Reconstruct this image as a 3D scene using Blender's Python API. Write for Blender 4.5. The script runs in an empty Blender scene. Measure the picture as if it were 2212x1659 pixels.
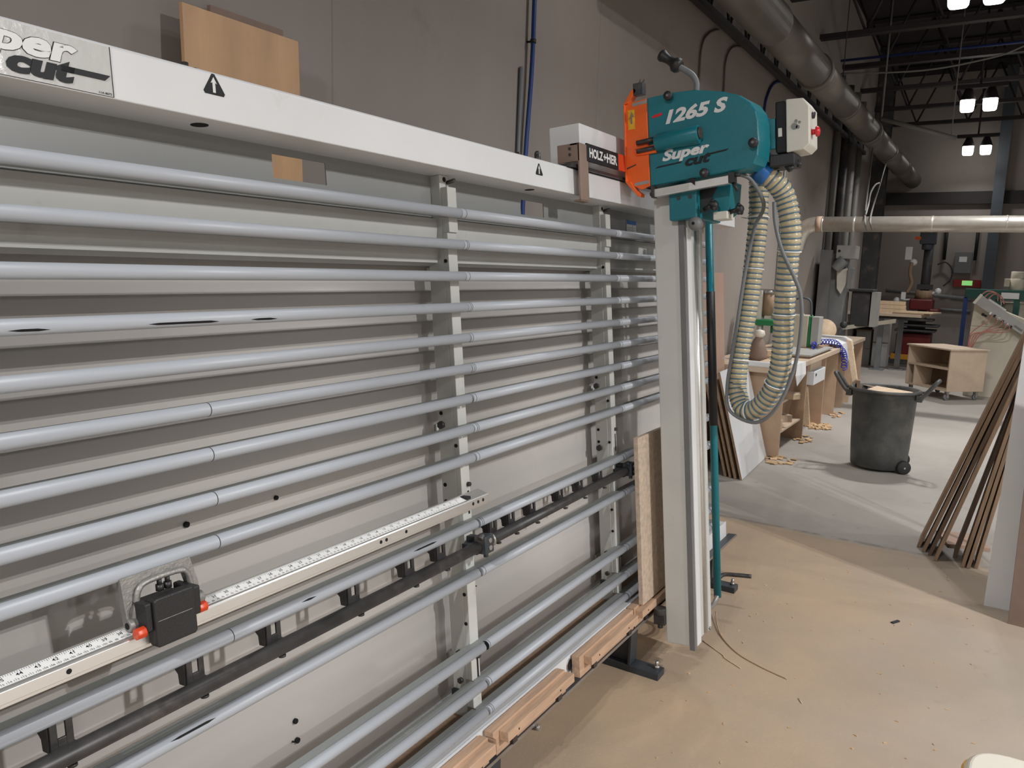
import bpy, math, random
from mathutils import Vector, Matrix
random.seed(7)
sc = bpy.context.scene
COL = sc.collection
R = math.radians
PI = math.pi

# ------------------------------------------------------------------ camera, world, exposure
cam = bpy.data.cameras.new('camera')
cam.sensor_width = 36.0
cam.lens = 1680.0 / 2212.0 * 36.0
cam.clip_start = 0.05
cam.clip_end = 100
camo = bpy.data.objects.new('camera', cam)
COL.objects.link(camo)
_r, _u, _b = (0.532239, -0.846037, 0.030721), (0.108697, 0.104278, 0.98859), (-0.839588, -0.522827, 0.147462)
camo.matrix_world = Matrix(((_r[0], _u[0], _b[0], 0), (_r[1], _u[1], _b[1], 0), (_r[2], _u[2], _b[2], 1.65), (0, 0, 0, 1)))
sc.camera = camo
w = bpy.data.worlds.new('hall_air')
sc.world = w
w.use_nodes = True
w.node_tree.nodes['Background'].inputs[0].default_value = (1.0, 0.95, 0.91, 1)
w.node_tree.nodes['Background'].inputs[1].default_value = 0.05
sc.view_settings.view_transform = 'Standard'
sc.view_settings.look = 'None'
sc.view_settings.gamma = 1.0
sc.view_settings.exposure = 2.25
sc.view_settings.use_curve_mapping = False
LAMP_W = 10.0          # watts of each lamp head
LAMP_Z = 4.3

# ------------------------------------------------------------------ materials
def lin(c):
    return tuple((v / 12.92 if v <= 0.04045 else ((v + 0.055) / 1.055) ** 2.4) for v in c)

MATS = {}
def mat(name, col, rough=0.5, metal=0.0, var=0.06, scale=6.0, bump=0.0, bscale=60.0, stretch=None, spec=0.5, dirt=None, dscale=3.0, dlo=0.55, dhi=0.75, coat=0.0):
    m = bpy.data.materials.new(name)
    m.use_nodes = True
    nt = m.node_tree
    N, L = nt.nodes, nt.links
    bs = N['Principled BSDF']
    bs.inputs['Roughness'].default_value = rough
    bs.inputs['Metallic'].default_value = metal
    bs.inputs['Specular IOR Level'].default_value = spec
    bs.inputs['Coat Weight'].default_value = coat
    tc = N.new('ShaderNodeTexCoord')
    mp = N.new('ShaderNodeMapping')
    if stretch: mp.inputs['Scale'].default_value = stretch
    L.new(tc.outputs['Object'], mp.inputs['Vector'])
    nz = N.new('ShaderNodeTexNoise')
    nz.inputs['Scale'].default_value = scale
    nz.inputs['Detail'].default_value = 6
    nz.inputs['Roughness'].default_value = 0.6
    L.new(mp.outputs[0], nz.inputs['Vector'])
    rp = N.new('ShaderNodeValToRGB')
    rp.color_ramp.elements[0].position = 0.3
    rp.color_ramp.elements[1].position = 0.7
    rp.color_ramp.elements[0].color = tuple(max(0, c * (1 - var * 1.5)) for c in col) + (1,)
    rp.color_ramp.elements[1].color = tuple(min(1, c * (1 + var)) for c in col) + (1,)
    L.new(nz.outputs['Fac'], rp.inputs['Fac'])
    out = rp.outputs[0]
    if dirt:
        n2 = N.new('ShaderNodeTexNoise')
        n2.inputs['Scale'].default_value = dscale
        n2.inputs['Detail'].default_value = 8
        n2.inputs['Roughness'].default_value = 0.65
        L.new(tc.outputs['Object'], n2.inputs['Vector'])
        r2 = N.new('ShaderNodeValToRGB')
        r2.color_ramp.elements[0].position = dlo
        r2.color_ramp.elements[1].position = dhi
        L.new(n2.outputs['Fac'], r2.inputs['Fac'])
        mx = N.new('ShaderNodeMixRGB')
        L.new(r2.outputs[0], mx.inputs[0])
        L.new(out, mx.inputs[1])
        mx.inputs[2].default_value = tuple(dirt) + (1,)
        out = mx.outputs[0]
    L.new(out, bs.inputs['Base Color'])
    if bump:
        n3 = N.new('ShaderNodeTexNoise')
        n3.inputs['Scale'].default_value = bscale
        n3.inputs['Detail'].default_value = 4
        L.new(mp.outputs[0], n3.inputs['Vector'])
        bp = N.new('ShaderNodeBump')
        bp.inputs['Strength'].default_value = bump
        bp.inputs['Distance'].default_value = 0.01
        L.new(n3.outputs['Fac'], bp.inputs['Height'])
        L.new(bp.outputs[0], bs.inputs['Normal'])
    MATS[name] = m
    return m

def emit(name, col, strength):
    m = bpy.data.materials.new(name)
    m.use_nodes = True
    bs = m.node_tree.nodes['Principled BSDF']
    bs.inputs['Base Color'].default_value = (0.8, 0.8, 0.8, 1)
    bs.inputs['Emission Color'].default_value = tuple(col) + (1,)
    bs.inputs['Emission Strength'].default_value = strength
    MATS[name] = m
    return m

mat('white_paint', (0.70, 0.71, 0.72), 0.35, var=0.03, scale=3, dirt=(0.5, 0.48, 0.44), dscale=5, dlo=0.62, dhi=0.9)
mat('grey_white_paint', (0.56, 0.56, 0.53), 0.42, var=0.04, scale=4, dirt=(0.36, 0.34, 0.31), dscale=9, dlo=0.62, dhi=0.85)
mat('grey_plate', (0.27, 0.275, 0.27), 0.4, var=0.03, scale=2)
mat('panel_paint', (0.53, 0.505, 0.48), 0.42, var=0.035, scale=1.5, stretch=(0.4, 1, 3), dirt=(0.43, 0.395, 0.36), dscale=2.5, dlo=0.6, dhi=0.85)
mat('rail_plastic', (0.40, 0.425, 0.465), 0.42, var=0.06, scale=5, stretch=(0.15, 1, 1), dirt=(0.30, 0.31, 0.32), dscale=7, dlo=0.68, dhi=0.8, bump=0.05, bscale=90)
mat('rail_metal', (0.24, 0.255, 0.25), 0.5, var=0.12, scale=8, stretch=(0.2, 1, 1), dirt=(0.42, 0.40, 0.36), dscale=20, dlo=0.62, dhi=0.8)
mat('aluminium', (0.78, 0.77, 0.75), 0.34, metal=0.85, var=0.05, scale=4, stretch=(0.1, 4, 4))
mat('raw_steel', (0.42, 0.40, 0.38), 0.4, metal=0.8, var=0.12, scale=12)
mat('cast_metal', (0.33, 0.32, 0.30), 0.5, metal=0.6, var=0.1, scale=30, bump=0.2, bscale=150)
mat('dark_steel', (0.055, 0.052, 0.052), 0.42, metal=0.3, var=0.25, scale=20, dirt=(0.14, 0.12, 0.11), dscale=14, dlo=0.55, dhi=0.8)
mat('dark_paint', (0.035, 0.042, 0.05), 0.45, var=0.15, scale=10, dirt=(0.16, 0.13, 0.10), dscale=8, dlo=0.6, dhi=0.85)
mat('black_plastic', (0.018, 0.018, 0.019), 0.45, var=0.1, scale=15, bump=0.15, bscale=300)
mat('hole_black', (0.006, 0.006, 0.006), 0.9, var=0.0)
mat('ink_black', (0.015, 0.016, 0.018), 0.6, var=0.0, spec=0.3)
mat('ink_grey', (0.040, 0.042, 0.045), 0.7, var=0.05, spec=0.2)
mat('ink_white', (0.72, 0.72, 0.72), 0.4, var=0.02)
mat('label_film', (0.60, 0.60, 0.585), 0.16, var=0.02, bump=0.12, bscale=45, coat=0.4)
mat('ruler_white', (0.86, 0.86, 0.85), 0.3, var=0.02)
mat('red_plastic', (0.65, 0.06, 0.015), 0.35, var=0.04)
mat('button_red', (0.6, 0.02, 0.03), 0.3, var=0.02)
mat('teal_paint', (0.008, 0.165, 0.205), 0.36, var=0.05, scale=5, bump=0.06, bscale=220)
mat('orange_paint', (0.80, 0.125, 0.012), 0.4, var=0.05, scale=6)
mat('sticker_yellow', (0.75, 0.42, 0.02), 0.4, var=0.2, scale=60)
mat('cream_plastic', (0.66, 0.64, 0.57), 0.4, var=0.04, dirt=(0.3, 0.27, 0.2), dscale=12, dlo=0.68, dhi=0.8)
mat('oak', (0.53, 0.35, 0.235), 0.55, var=0.16, scale=5, stretch=(1.2, 14, 14), bump=0.1, bscale=40)
mat('particle_board', (0.52, 0.41, 0.315), 0.7, var=0.16, scale=55, bump=0.2, bscale=130)
mat('plywood_birch', (0.56, 0.345, 0.185), 0.5, var=0.1, scale=2.6, stretch=(3, 3, 0.7), dirt=(0.50, 0.26, 0.12), dscale=2.0, dlo=0.62, dhi=0.75)
mat('brown_board', (0.235, 0.165, 0.13), 0.7, var=0.08, scale=6)
mat('mdf', (0.46, 0.315, 0.21), 0.65, var=0.06, scale=9)
mat('mdf_pale', (0.54, 0.42, 0.31), 0.6, var=0.06, scale=7)
mat('mdf_pink', (0.42, 0.285, 0.215), 0.7, var=0.05, scale=4)
mat('mdf_edge', (0.285, 0.19, 0.12), 0.75, var=0.14, scale=30)
mat('melamine', (0.72, 0.73, 0.74), 0.35, var=0.02)
mat('plank_brown', (0.30, 0.20, 0.128), 0.7, var=0.15, scale=8, stretch=(6, 6, 0.6))
mat('plank_dark', (0.16, 0.105, 0.07), 0.75, var=0.15, scale=8, stretch=(6, 6, 0.6))
mat('wood_fresh', (0.66, 0.50, 0.34), 0.6, var=0.1, scale=5, stretch=(2, 9, 9))
mat('bin_plastic', (0.070, 0.072, 0.070), 0.5, var=0.25, scale=7, dirt=(0.15, 0.13, 0.11), dscale=5, dlo=0.5, dhi=0.8)
mat('rubber', (0.02, 0.02, 0.02), 0.7, var=0.1)
mat('hose_cream', (0.52, 0.44, 0.285), 0.28, var=0.06, scale=20, coat=0.3)
mat('hose_rib', (0.07, 0.17, 0.27), 0.35, var=0.05)
mat('hose_cuff', (0.02, 0.14, 0.42), 0.35, var=0.05)
mat('cable_grey', (0.17, 0.18, 0.19), 0.5, var=0.05)
mat('blue_pipe', (0.012, 0.045, 0.20), 0.4, var=0.05)
mat('blue_coil', (0.015, 0.03, 0.33), 0.35, var=0.03)
mat('tie_white', (0.8, 0.8, 0.78), 0.4, var=0.02)
mat('duct_steel', (0.15, 0.135, 0.12), 0.45, metal=0.3, var=0.1, scale=4, dirt=(0.19, 0.15, 0.115), dscale=3, dlo=0.5, dhi=0.75)
mat('duct_bright', (0.62, 0.58, 0.52), 0.3, metal=0.7, var=0.1, scale=5, dirt=(0.52, 0.38, 0.28), dscale=4, dlo=0.56, dhi=0.75)
mat('duct_dark', (0.12, 0.10, 0.09), 0.5, var=0.2)
mat('strap_dull', (0.17, 0.165, 0.155), 0.55, var=0.05)
mat('strap_grey', (0.36, 0.35, 0.33), 0.5, var=0.05)
mat('machine_grey', (0.20, 0.21, 0.215), 0.5, var=0.1, scale=5, dirt=(0.33, 0.27, 0.21), dscale=4, dlo=0.5, dhi=0.8)
mat('machine_dark', (0.045, 0.043, 0.045), 0.55, var=0.2, dirt=(0.16, 0.12, 0.09), dscale=6, dlo=0.55, dhi=0.8)
mat('machine_red', (0.13, 0.012, 0.012), 0.45, var=0.12, scale=6)
mat('machine_beige', (0.50, 0.46, 0.37), 0.45, var=0.04, scale=4)
mat('machine_green', (0.01, 0.075, 0.06), 0.4, var=0.08)
mat('bright_green', (0.02, 0.20, 0.07), 0.4, var=0.08)
mat('tube_red', (0.42, 0.16, 0.13), 0.4, var=0.05)
mat('yellow_paint', (0.55, 0.25, 0.02), 0.5, var=0.1)
mat('column_blue', (0.06, 0.07, 0.085), 0.5, var=0.1)
mat('box_grey', (0.16, 0.16, 0.16), 0.5, var=0.06)
mat('paper', (0.74, 0.74, 0.74), 0.6, var=0.02)
mat('jug_plastic', (0.74, 0.69, 0.60), 0.4, var=0.04)
mat('jug_yellow', (0.78, 0.42, 0.10), 0.45, var=0.05)
mat('shaving', (0.55, 0.37, 0.21), 0.8, var=0.2, scale=40)
mat('dark_red', (0.22, 0.015, 0.015), 0.45, var=0.05)
emit('lamp_glow', (1.0, 0.97, 0.92), 2.2)
emit('green_screen', (0.10, 0.85, 0.04), 0.10)
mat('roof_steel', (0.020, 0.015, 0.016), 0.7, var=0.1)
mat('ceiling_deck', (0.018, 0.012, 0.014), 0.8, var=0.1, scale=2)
mat('ceiling_blue', (0.02, 0.04, 0.16), 0.4, var=0.03)

def wall_mat():
    m = mat('wall_concrete', (0.285, 0.25, 0.225), 0.75, var=0.07, scale=1.1, stretch=(1, 1, 0.35), dirt=(0.215, 0.185, 0.16), dscale=2.2, dlo=0.62, dhi=0.82, bump=0.08, bscale=25)
    nt = m.node_tree; N, L = nt.nodes, nt.links
    bs = N['Principled BSDF']
    src = bs.inputs['Base Color'].links[0].from_socket
    tc = N.new('ShaderNodeTexCoord'); sx = N.new('ShaderNodeSeparateXYZ')
    L.new(tc.outputs['Object'], sx.inputs[0])
    a = N.new('ShaderNodeMath'); a.operation = 'PINGPONG'; a.inputs[1].default_value = 1.2
    L.new(sx.outputs[0], a.inputs[0])
    b = N.new('ShaderNodeMath'); b.operation = 'LESS_THAN'; b.inputs[1].default_value = 0.004
    L.new(a.outputs[0], b.inputs[0])
    mx = N.new('ShaderNodeMixRGB'); L.new(b.outputs[0], mx.inputs[0]); L.new(src, mx.inputs[1])
    mx.inputs[2].default_value = (0.22, 0.195, 0.175, 1)
    L.new(mx.outputs[0], bs.inputs['Base Color'])
wall_mat()

def floor_mat():
    m = bpy.data.materials.new('floor_concrete'); m.use_nodes = True
    nt = m.node_tree; N, L = nt.nodes, nt.links
    bs = N['Principled BSDF']; bs.inputs['Roughness'].default_value = 0.62; bs.inputs['Specular IOR Level'].default_value = 0.35
    tc = N.new('ShaderNodeTexCoord')
    def noise(scale, detail=8, rough=0.6):
        n = N.new('ShaderNodeTexNoise'); n.inputs['Scale'].default_value = scale
        n.inputs['Detail'].default_value = detail; n.inputs['Roughness'].default_value = rough
        L.new(tc.outputs['Object'], n.inputs['Vector']); return n.outputs['Fac']
    def ramp(src, lo, hi):
        r = N.new('ShaderNodeMapRange'); r.inputs[1].default_value = lo; r.inputs[2].default_value = hi
        r.interpolation_type = 'SMOOTHSTEP'; L.new(src, r.inputs[0]); return r.outputs[0]
    def mix(f, c1, c2):
        x = N.new('ShaderNodeMixRGB')
        if hasattr(f, 'links'): L.new(f, x.inputs[0])
        else: x.inputs[0].default_value = f
        for i, c in ((1, c1), (2, c2)):
            if isinstance(c, tuple): x.inputs[i].default_value = c + (1,)
            else: L.new(c, x.inputs[i])
        return x.outputs[0]
    def math_(op, a, b):
        x = N.new('ShaderNodeMath'); x.operation = op
        for i, v in enumerate((a, b)):
            if isinstance(v, (int, float)): x.inputs[i].default_value = v
            else: L.new(v, x.inputs[i])
        return x.outputs[0]
    sx = N.new('ShaderNodeSeparateXYZ'); L.new(tc.outputs['Object'], sx.inputs[0])
    conc = mix(ramp(noise(0.9), 0.35, 0.65), (0.33, 0.30, 0.268), (0.39, 0.36, 0.325))
    conc = mix(ramp(noise(5.5, 10, 0.7), 0.60, 0.74), conc, (0.26, 0.23, 0.195))
    # fine saw dust over the bay beside the saw, up to the floor joint
    dust = mix(ramp(noise(1.3), 0.35, 0.7), (0.38, 0.285, 0.195), (0.48, 0.335, 0.21))
    dust = mix(ramp(noise(120, 2), 0.62, 0.75), dust, (0.52, 0.40, 0.27))
    wob = math_('MULTIPLY', math_('SUBTRACT', noise(2.0), 0.5), 0.25)
    near = ramp(math_('ADD', sx.outputs[0], wob), 5.22, 5.14)
    saw_side = ramp(math_('ADD', sx.outputs[1], math_('MULTIPLY', math_('SUBTRACT', noise(0.8), 0.5), 1.6)), -0.9, 1.0)
    cover = math_('MULTIPLY', near, math_('ADD', math_('MULTIPLY', saw_side, 0.65), 0.22))
    col = mix(cover, conc, dust)
    # the joint
    d = math_('ABSOLUTE', math_('SUBTRACT', sx.outputs[0], 5.195), 0.0)
    jn = math_('MULTIPLY', ramp(d, 0.035, 0.006), ramp(noise(7), 0.35, 0.6))
    col = mix(jn, col, (0.24, 0.205, 0.17))
    scuff = ramp(noise(2.7, 12, 0.75), 0.66, 0.76)
    col = mix(math_('MULTIPLY', scuff, 0.6), col, (0.24, 0.21, 0.18))
    L.new(col, bs.inputs['Base Color'])
    bp = N.new('ShaderNodeBump'); bp.inputs['Strength'].default_value = 0.12; bp.inputs['Distance'].default_value = 0.01
    L.new(noise(60, 4), bp.inputs['Height']); L.new(bp.outputs[0], bs.inputs['Normal'])
    MATS['floor_concrete'] = m
floor_mat()

# ------------------------------------------------------------------ mesh builder
class MB:
    def __init__(s): s.v = []; s.f = []; s.m = []; s.s = []
    def add(s, vs, fs, mi=0, smooth=False):
        o = len(s.v)
        s.v += [tuple(v) for v in vs]
        for f in fs:
            s.f.append([i + o for i in f]); s.m.append(mi); s.s.append(smooth)
        return s
    def box(s, x0, x1, y0, y1, z0, z1, mi=0):
        if x0 > x1: x0, x1 = x1, x0
        if y0 > y1: y0, y1 = y1, y0
        if z0 > z1: z0, z1 = z1, z0
        vs = [(x, y, z) for z in (z0, z1) for y in (y0, y1) for x in (x0, x1)]
        return s.add(vs, [(0, 2, 3, 1), (4, 5, 7, 6), (0, 1, 5, 4), (2, 6, 7, 3), (0, 4, 6, 2), (1, 3, 7, 5)], mi)
    def obox(s, c, e, M, mi=0):          # centre, half extents, 3x3 axes
        vs = []
        for z in (-1, 1):
            for y in (-1, 1):
                for x in (-1, 1):
                    vs.append(Vector(c) + M @ Vector((x * e[0], y * e[1], z * e[2])))
        return s.add(vs, [(0, 2, 3, 1), (4, 5, 7, 6), (0, 1, 5, 4), (2, 6, 7, 3), (0, 4, 6, 2), (1, 3, 7, 5)], mi)
    def slab(s, p, a, b, c, mi=0):       # corner and three edge vectors
        p, a, b, c = map(Vector, (p, a, b, c))
        vs = [p + a * i + b * j + c * k for k in (0, 1) for j in (0, 1) for i in (0, 1)]
        fs = [(0, 2, 3, 1), (4, 5, 7, 6), (0, 1, 5, 4), (2, 6, 7, 3), (0, 4, 6, 2), (1, 3, 7, 5)]
        if a.cross(b).dot(c) < 0: fs = [tuple(reversed(f)) for f in fs]
        return s.add(vs, fs, mi)
    def prism(s, poly, fn, a, b, mi=0, smooth=False):    # fn(u,v,w) -> point, extruded from w=a to w=b
        n = len(poly)
        vs = [fn(u, v, a) for u, v in poly] + [fn(u, v, b) for u, v in poly]
        o = len(s.v)
        s.add(vs, [tuple(range(n)), tuple(range(2 * n - 1, n - 1, -1))], mi)
        for i in range(n):
            j = (i + 1) % n
            s.f.append([o + i, o + n + i, o + n + j, o + j]); s.m.append(mi); s.s.append(smooth)
        return s
    def tube(s, pts, r, n=14, mi=0, caps=True, smooth=True):
        pts = [Vector(p) for p in pts]
        k = len(pts)
        rr = r if isinstance(r, (list, tuple)) else [r] * k
        T = []
        for i in range(k):
            t = pts[min(i + 1, k - 1)] - pts[max(i - 1, 0)]
            T.append(t.normalized() if t.length > 1e-9 else Vector((0, 0, 1)))
        up = Vector((0, 0, 1)) if abs(T[0].z) < 0.9 else Vector((1, 0, 0))
        nv = (up - T[0] * up.dot(T[0])).normalized()
        o = len(s.v)
        vs = []
        for i in range(k):
            nv = (nv - T[i] * nv.dot(T[i])).normalized()
            bv = T[i].cross(nv)
            for j in range(n):
                a = 2 * PI * j / n
                vs.append(pts[i] + (nv * math.cos(a) + bv * math.sin(a)) * rr[i])
        fs = []
        for i in range(k - 1):
            for j in range(n):
                j2 = (j + 1) % n
                fs.append((i * n + j, i * n + j2, (i + 1) * n + j2, (i + 1) * n + j))
        s.add(vs, fs, mi, smooth)
        if caps:
            s.f.append([o + j for j in range(n - 1, -1, -1)]); s.m.append(mi); s.s.append(False)
            s.f.append([o + (k - 1) * n + j for j in range(n)]); s.m.append(mi); s.s.append(False)
        return s
    def cyl(s, p, q, r, n=18, r2=None, mi=0):
        return s.tube([p, q], [r, r if r2 is None else r2], n, mi)
    def lathe(s, prof, c, axis=(0, 0, 1), n=28, mi=0, smooth=True):
        c = Vector(c); ax = Vector(axis).normalized()
        t = Vector((1, 0, 0)) if abs(ax.x) < 0.9 else Vector((0, 1, 0))
        e1 = (t - ax * t.dot(ax)).normalized(); e2 = ax.cross(e1)
        vs = []
        for r, h in prof:
            for j in range(n):
                a = 2 * PI * j / n
                vs.append(c + ax * h + (e1 * math.cos(a) + e2 * math.sin(a)) * max(r, 1e-4))
        fs = []
        for i in range(len(prof) - 1):
            for j in range(n):
                j2 = (j + 1) % n
                fs.append((i * n + j, i * n + j2, (i + 1) * n + j2, (i + 1) * n + j))
        return s.add(vs, fs, mi, smooth)
    def ball(s, c, r, n=14, mi=0, sq=(1, 1, 1)):
        c = Vector(c); vs = []; fs = []
        m = n // 2
        for i in range(m + 1):
            t = PI * i / m
            for j in range(n):
                a = 2 * PI * j / n
                vs.append(c + Vector((r * sq[0] * math.sin(t) * math.cos(a), r * sq[1] * math.sin(t) * math.sin(a), r * sq[2] * math.cos(t))))
        for i in range(m):
            for j in range(n):
                j2 = (j + 1) % n
                fs.append((i * n + j, (i + 1) * n + j, (i + 1) * n + j2, i * n + j2))
        return s.add(vs, fs, mi, True)
    def disc(s, c, axis, r, n=14, mi=0, t=0.0008):
        c = Vector(c); ax = Vector(axis).normalized()
        return s.cyl(c - ax * t, c + ax * t, r, n, mi=mi)
    def text(s, body, org, right, up, w=None, h=None, bold=0.0, shear=0.0, depth=0.0006, mi=0):
        cu = bpy.data.curves.new('t', 'FONT'); cu.body = body; cu.size = 1.0; cu.offset = bold; cu.shear = shear
        cu.resolution_u = 3
        ob = bpy.data.objects.new('t', cu); COL.objects.link(ob)
        dg = bpy.context.evaluated_depsgraph_get(); dg.update()
        me = bpy.data.meshes.new_from_object(ob.evaluated_get(dg))
        bpy.data.objects.remove(ob); bpy.data.curves.remove(cu)
        xs = [v.co.x for v in me.vertices]; ys = [v.co.y for v in me.vertices]
        x0, x1, y0, y1 = min(xs), max(xs), min(ys), max(ys)
        sx = (w / (x1 - x0)) if w else None; sy = (h / (y1 - y0)) if h else None
        sx = sx or sy; sy = sy or sx
        right, up, org = Vector(right).normalized(), Vector(up).normalized(), Vector(org)
        nrm = right.cross(up)
        s.add([org + right * ((v.co.x - x0) * sx) + up * ((v.co.y - y0) * sy) + nrm * depth for v in me.vertices],
              [tuple(p.vertices) for p in me.polygons], mi)
        bpy.data.meshes.remove(me)
        return s

OFF = {}
def build(mb, name, mats, parent=None, bevel=0.0, seg=2, label=None, kind=None):
    me = bpy.data.meshes.new(name)
    o = Vector((0, 0, 0))
    if parent is not None: o = OFF.get(parent.name, o)
    me.from_pydata([tuple(Vector(v) - o) for v in mb.v], [], mb.f)
    if isinstance(mats, str): mats = [mats]
    for m in mats: me.materials.append(MATS[m])
    for p, mi, sm in zip(me.polygons, mb.m, mb.s):
        p.material_index = mi; p.use_smooth = sm
    me.update()
    ob = bpy.data.objects.new(name, me); COL.objects.link(ob)
    if parent is not None:
        ob.parent = parent; OFF[ob.name] = o
    if bevel:
        b = ob.modifiers.new('bevel', 'BEVEL'); b.width = bevel; b.segments = seg
        b.limit_method = 'ANGLE'; b.angle_limit = R(40)
    if label: ob['label'] = label
    if kind: ob['kind'] = kind
    return ob

def thing(name, label, cat, loc=(0, 0, 0), rot=None, group=None, origin=None):
    """Empty at the base of a thing.  origin: the point, in the coordinates the parts are built in, that sits at loc."""
    o = bpy.data.objects.new(name, None); COL.objects.link(o)
    o.empty_display_size = 0.1
    o.location = loc
    if rot: o.rotation_euler = rot
    o['label'] = label; o['category'] = cat
    if group: o['group'] = group
    OFF[o.name] = Vector(loc if origin is None else origin)
    return o

def solo(mb, name, mats, label, cat, group=None, bevel=0.0, kind=None):
    """a thing that is one mesh; origin moved to its base"""
    xs, ys, zs = zip(*mb.v)
    c = Vector(((min(xs) + max(xs)) / 2, (min(ys) + max(ys)) / 2, min(zs)))
    mb.v = [tuple(Vector(v) - c) for v in mb.v]
    ob = build(mb, name, mats, None, bevel)
    ob.location = c
    ob['label'] = label; ob['category'] = cat
    if group: ob['group'] = group
    if kind: ob['kind'] = kind
    return ob

def struct(mb, name, mats, bevel=0.0):
    ob = build(mb, name, mats, None, bevel); ob['kind'] = 'structure'
    return ob

TILT = R(5.35)
SROT = (-TILT, 0, 0)
def saw_pt(x, y, z):                  # saw frame (x along, y to the wall, z up the slope) -> world
    return Vector((x, 1.162 + y * math.cos(TILT) + z * math.sin(TILT), -y * math.sin(TILT) + z * math.cos(TILT)))
def saw_thing(name, label, cat, org, group=None):
    return thing(name, label, cat, saw_pt(*org), SROT, group, org)

def spline(pts, n=8):
    pts = [Vector(p) for p in pts]; out = []
    for i in range(len(pts) - 1):
        p0, p1, p2, p3 = pts[max(i - 1, 0)], pts[i], pts[i + 1], pts[min(i + 2, len(pts) - 1)]
        for k in range(n):
            t = k / n
            out.append(0.5 * ((2 * p1) + (p2 - p0) * t + (2 * p0 - 5 * p1 + 4 * p2 - p3) * t * t + (3 * p1 - p0 - 3 * p2 + p3) * t ** 3))
    out.append(pts[-1])
    return out
def resample(pts, step):
    out = [pts[0]]; acc = 0.0
    for a, b in zip(pts, pts[1:]):
        L = (b - a).length
        while acc + L >= step:
            t = (step - acc) / L
            a = a + (b - a) * t; L = (b - a).length; acc = 0.0
            out.append(a.copy())
            if L < 1e-9: break
        acc += L
    out.append(pts[-1])
    return out

# ------------------------------------------------------------------ the hall
WALL_Y, FAR_X, CEIL_Z = 2.40, 19.0, 5.9
struct(MB().box(-9, FAR_X + 0.2, -13, WALL_Y + 0.2, -0.2, 0.0), 'floor', 'floor_concrete')
struct(MB().box(-9, FAR_X + 0.2, WALL_Y, WALL_Y + 0.2, 0.0, CEIL_Z), 'wall_left', 'wall_concrete')
struct(MB().box(FAR_X, FAR_X + 0.2, -13, WALL_Y, 0.0, CEIL_Z), 'wall_far', 'wall_concrete')
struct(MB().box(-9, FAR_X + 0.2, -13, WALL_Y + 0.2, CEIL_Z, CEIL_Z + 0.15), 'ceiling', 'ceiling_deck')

def joist(i, x, zb=4.75, zt=5.88):
    m = MB()
    m.box(x - 0.06, x + 0.06, -9, WALL_Y, zt - 0.06, zt)
    m.box(x - 0.06, x + 0.06, -9, WALL_Y, zb, zb + 0.06)
    y = WALL_Y - 0.1; up = False
    while y > -9:
        a = (x, y, zb + 0.04 if up else zt - 0.04); b = (x, y - 0.45, zt - 0.04 if up else zb + 0.04)
        m.tube([a, b], 0.018, 6); up = not up; y -= 0.45
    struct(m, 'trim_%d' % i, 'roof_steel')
for i, x in enumerate((9.6, 11.3, 13.0, 14.7, 16.4, 18.1)): joist(i + 1, x)
# joist running along the wall behind the duct
m = MB()
m.box(5.0, 15.2, WALL_Y - 0.10, WALL_Y - 0.04, 3.80, 3.86); m.box(5.0, 15.2, WALL_Y - 0.10, WALL_Y - 0.04, 4.35, 4.41)
x = 5.0; up = True
while x < 15:
    m.tube([(x, WALL_Y - 0.07, 3.83 if up else 4.38), (x + 0.28, WALL_Y - 0.07, 4.38 if up else 3.83)], 0.014, 6); up = not up; x += 0.28
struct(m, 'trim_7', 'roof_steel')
# steel columns
def hcol(name, x, y, w_, h, ht, along_x, mt):
    m = MB()
    if along_x:
        m.box(x - h / 2, x + h / 2, y - w_ / 2, y - w_ / 2 + 0.02, 0, ht); m.box(x - h / 2, x + h / 2, y + w_ / 2 - 0.02, y + w_ / 2, 0, ht)
        m.box(x - 0.01, x + 0.01, y - w_ / 2 + 0.02, y + w_ / 2 - 0.02, 0, ht)
    else:
        m.box(x - w_ / 2, x - w_ / 2 + 0.02, y - h / 2, y + h / 2, 0, ht); m.box(x + w_ / 2 - 0.02, x + w_ / 2, y - h / 2, y + h / 2, 0, ht)
        m.box(x - w_ / 2 + 0.02, x + w_ / 2 - 0.02, y - 0.01, y + 0.01, 0, ht)
    struct(m, name, mt)
hcol('trim_8', 16.6, 2.25, 0.30, 0.28, CEIL_Z, False, 'machine_dark')
hcol('trim_9', 18.85, 0.30, 0.26, 0.20, CEIL_Z, False, 'column_blue')
struct(MB().box(18.9, 18.98, -6, 2.4, 3.25, 3.5), 'trim_10', 'roof_steel')

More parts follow.
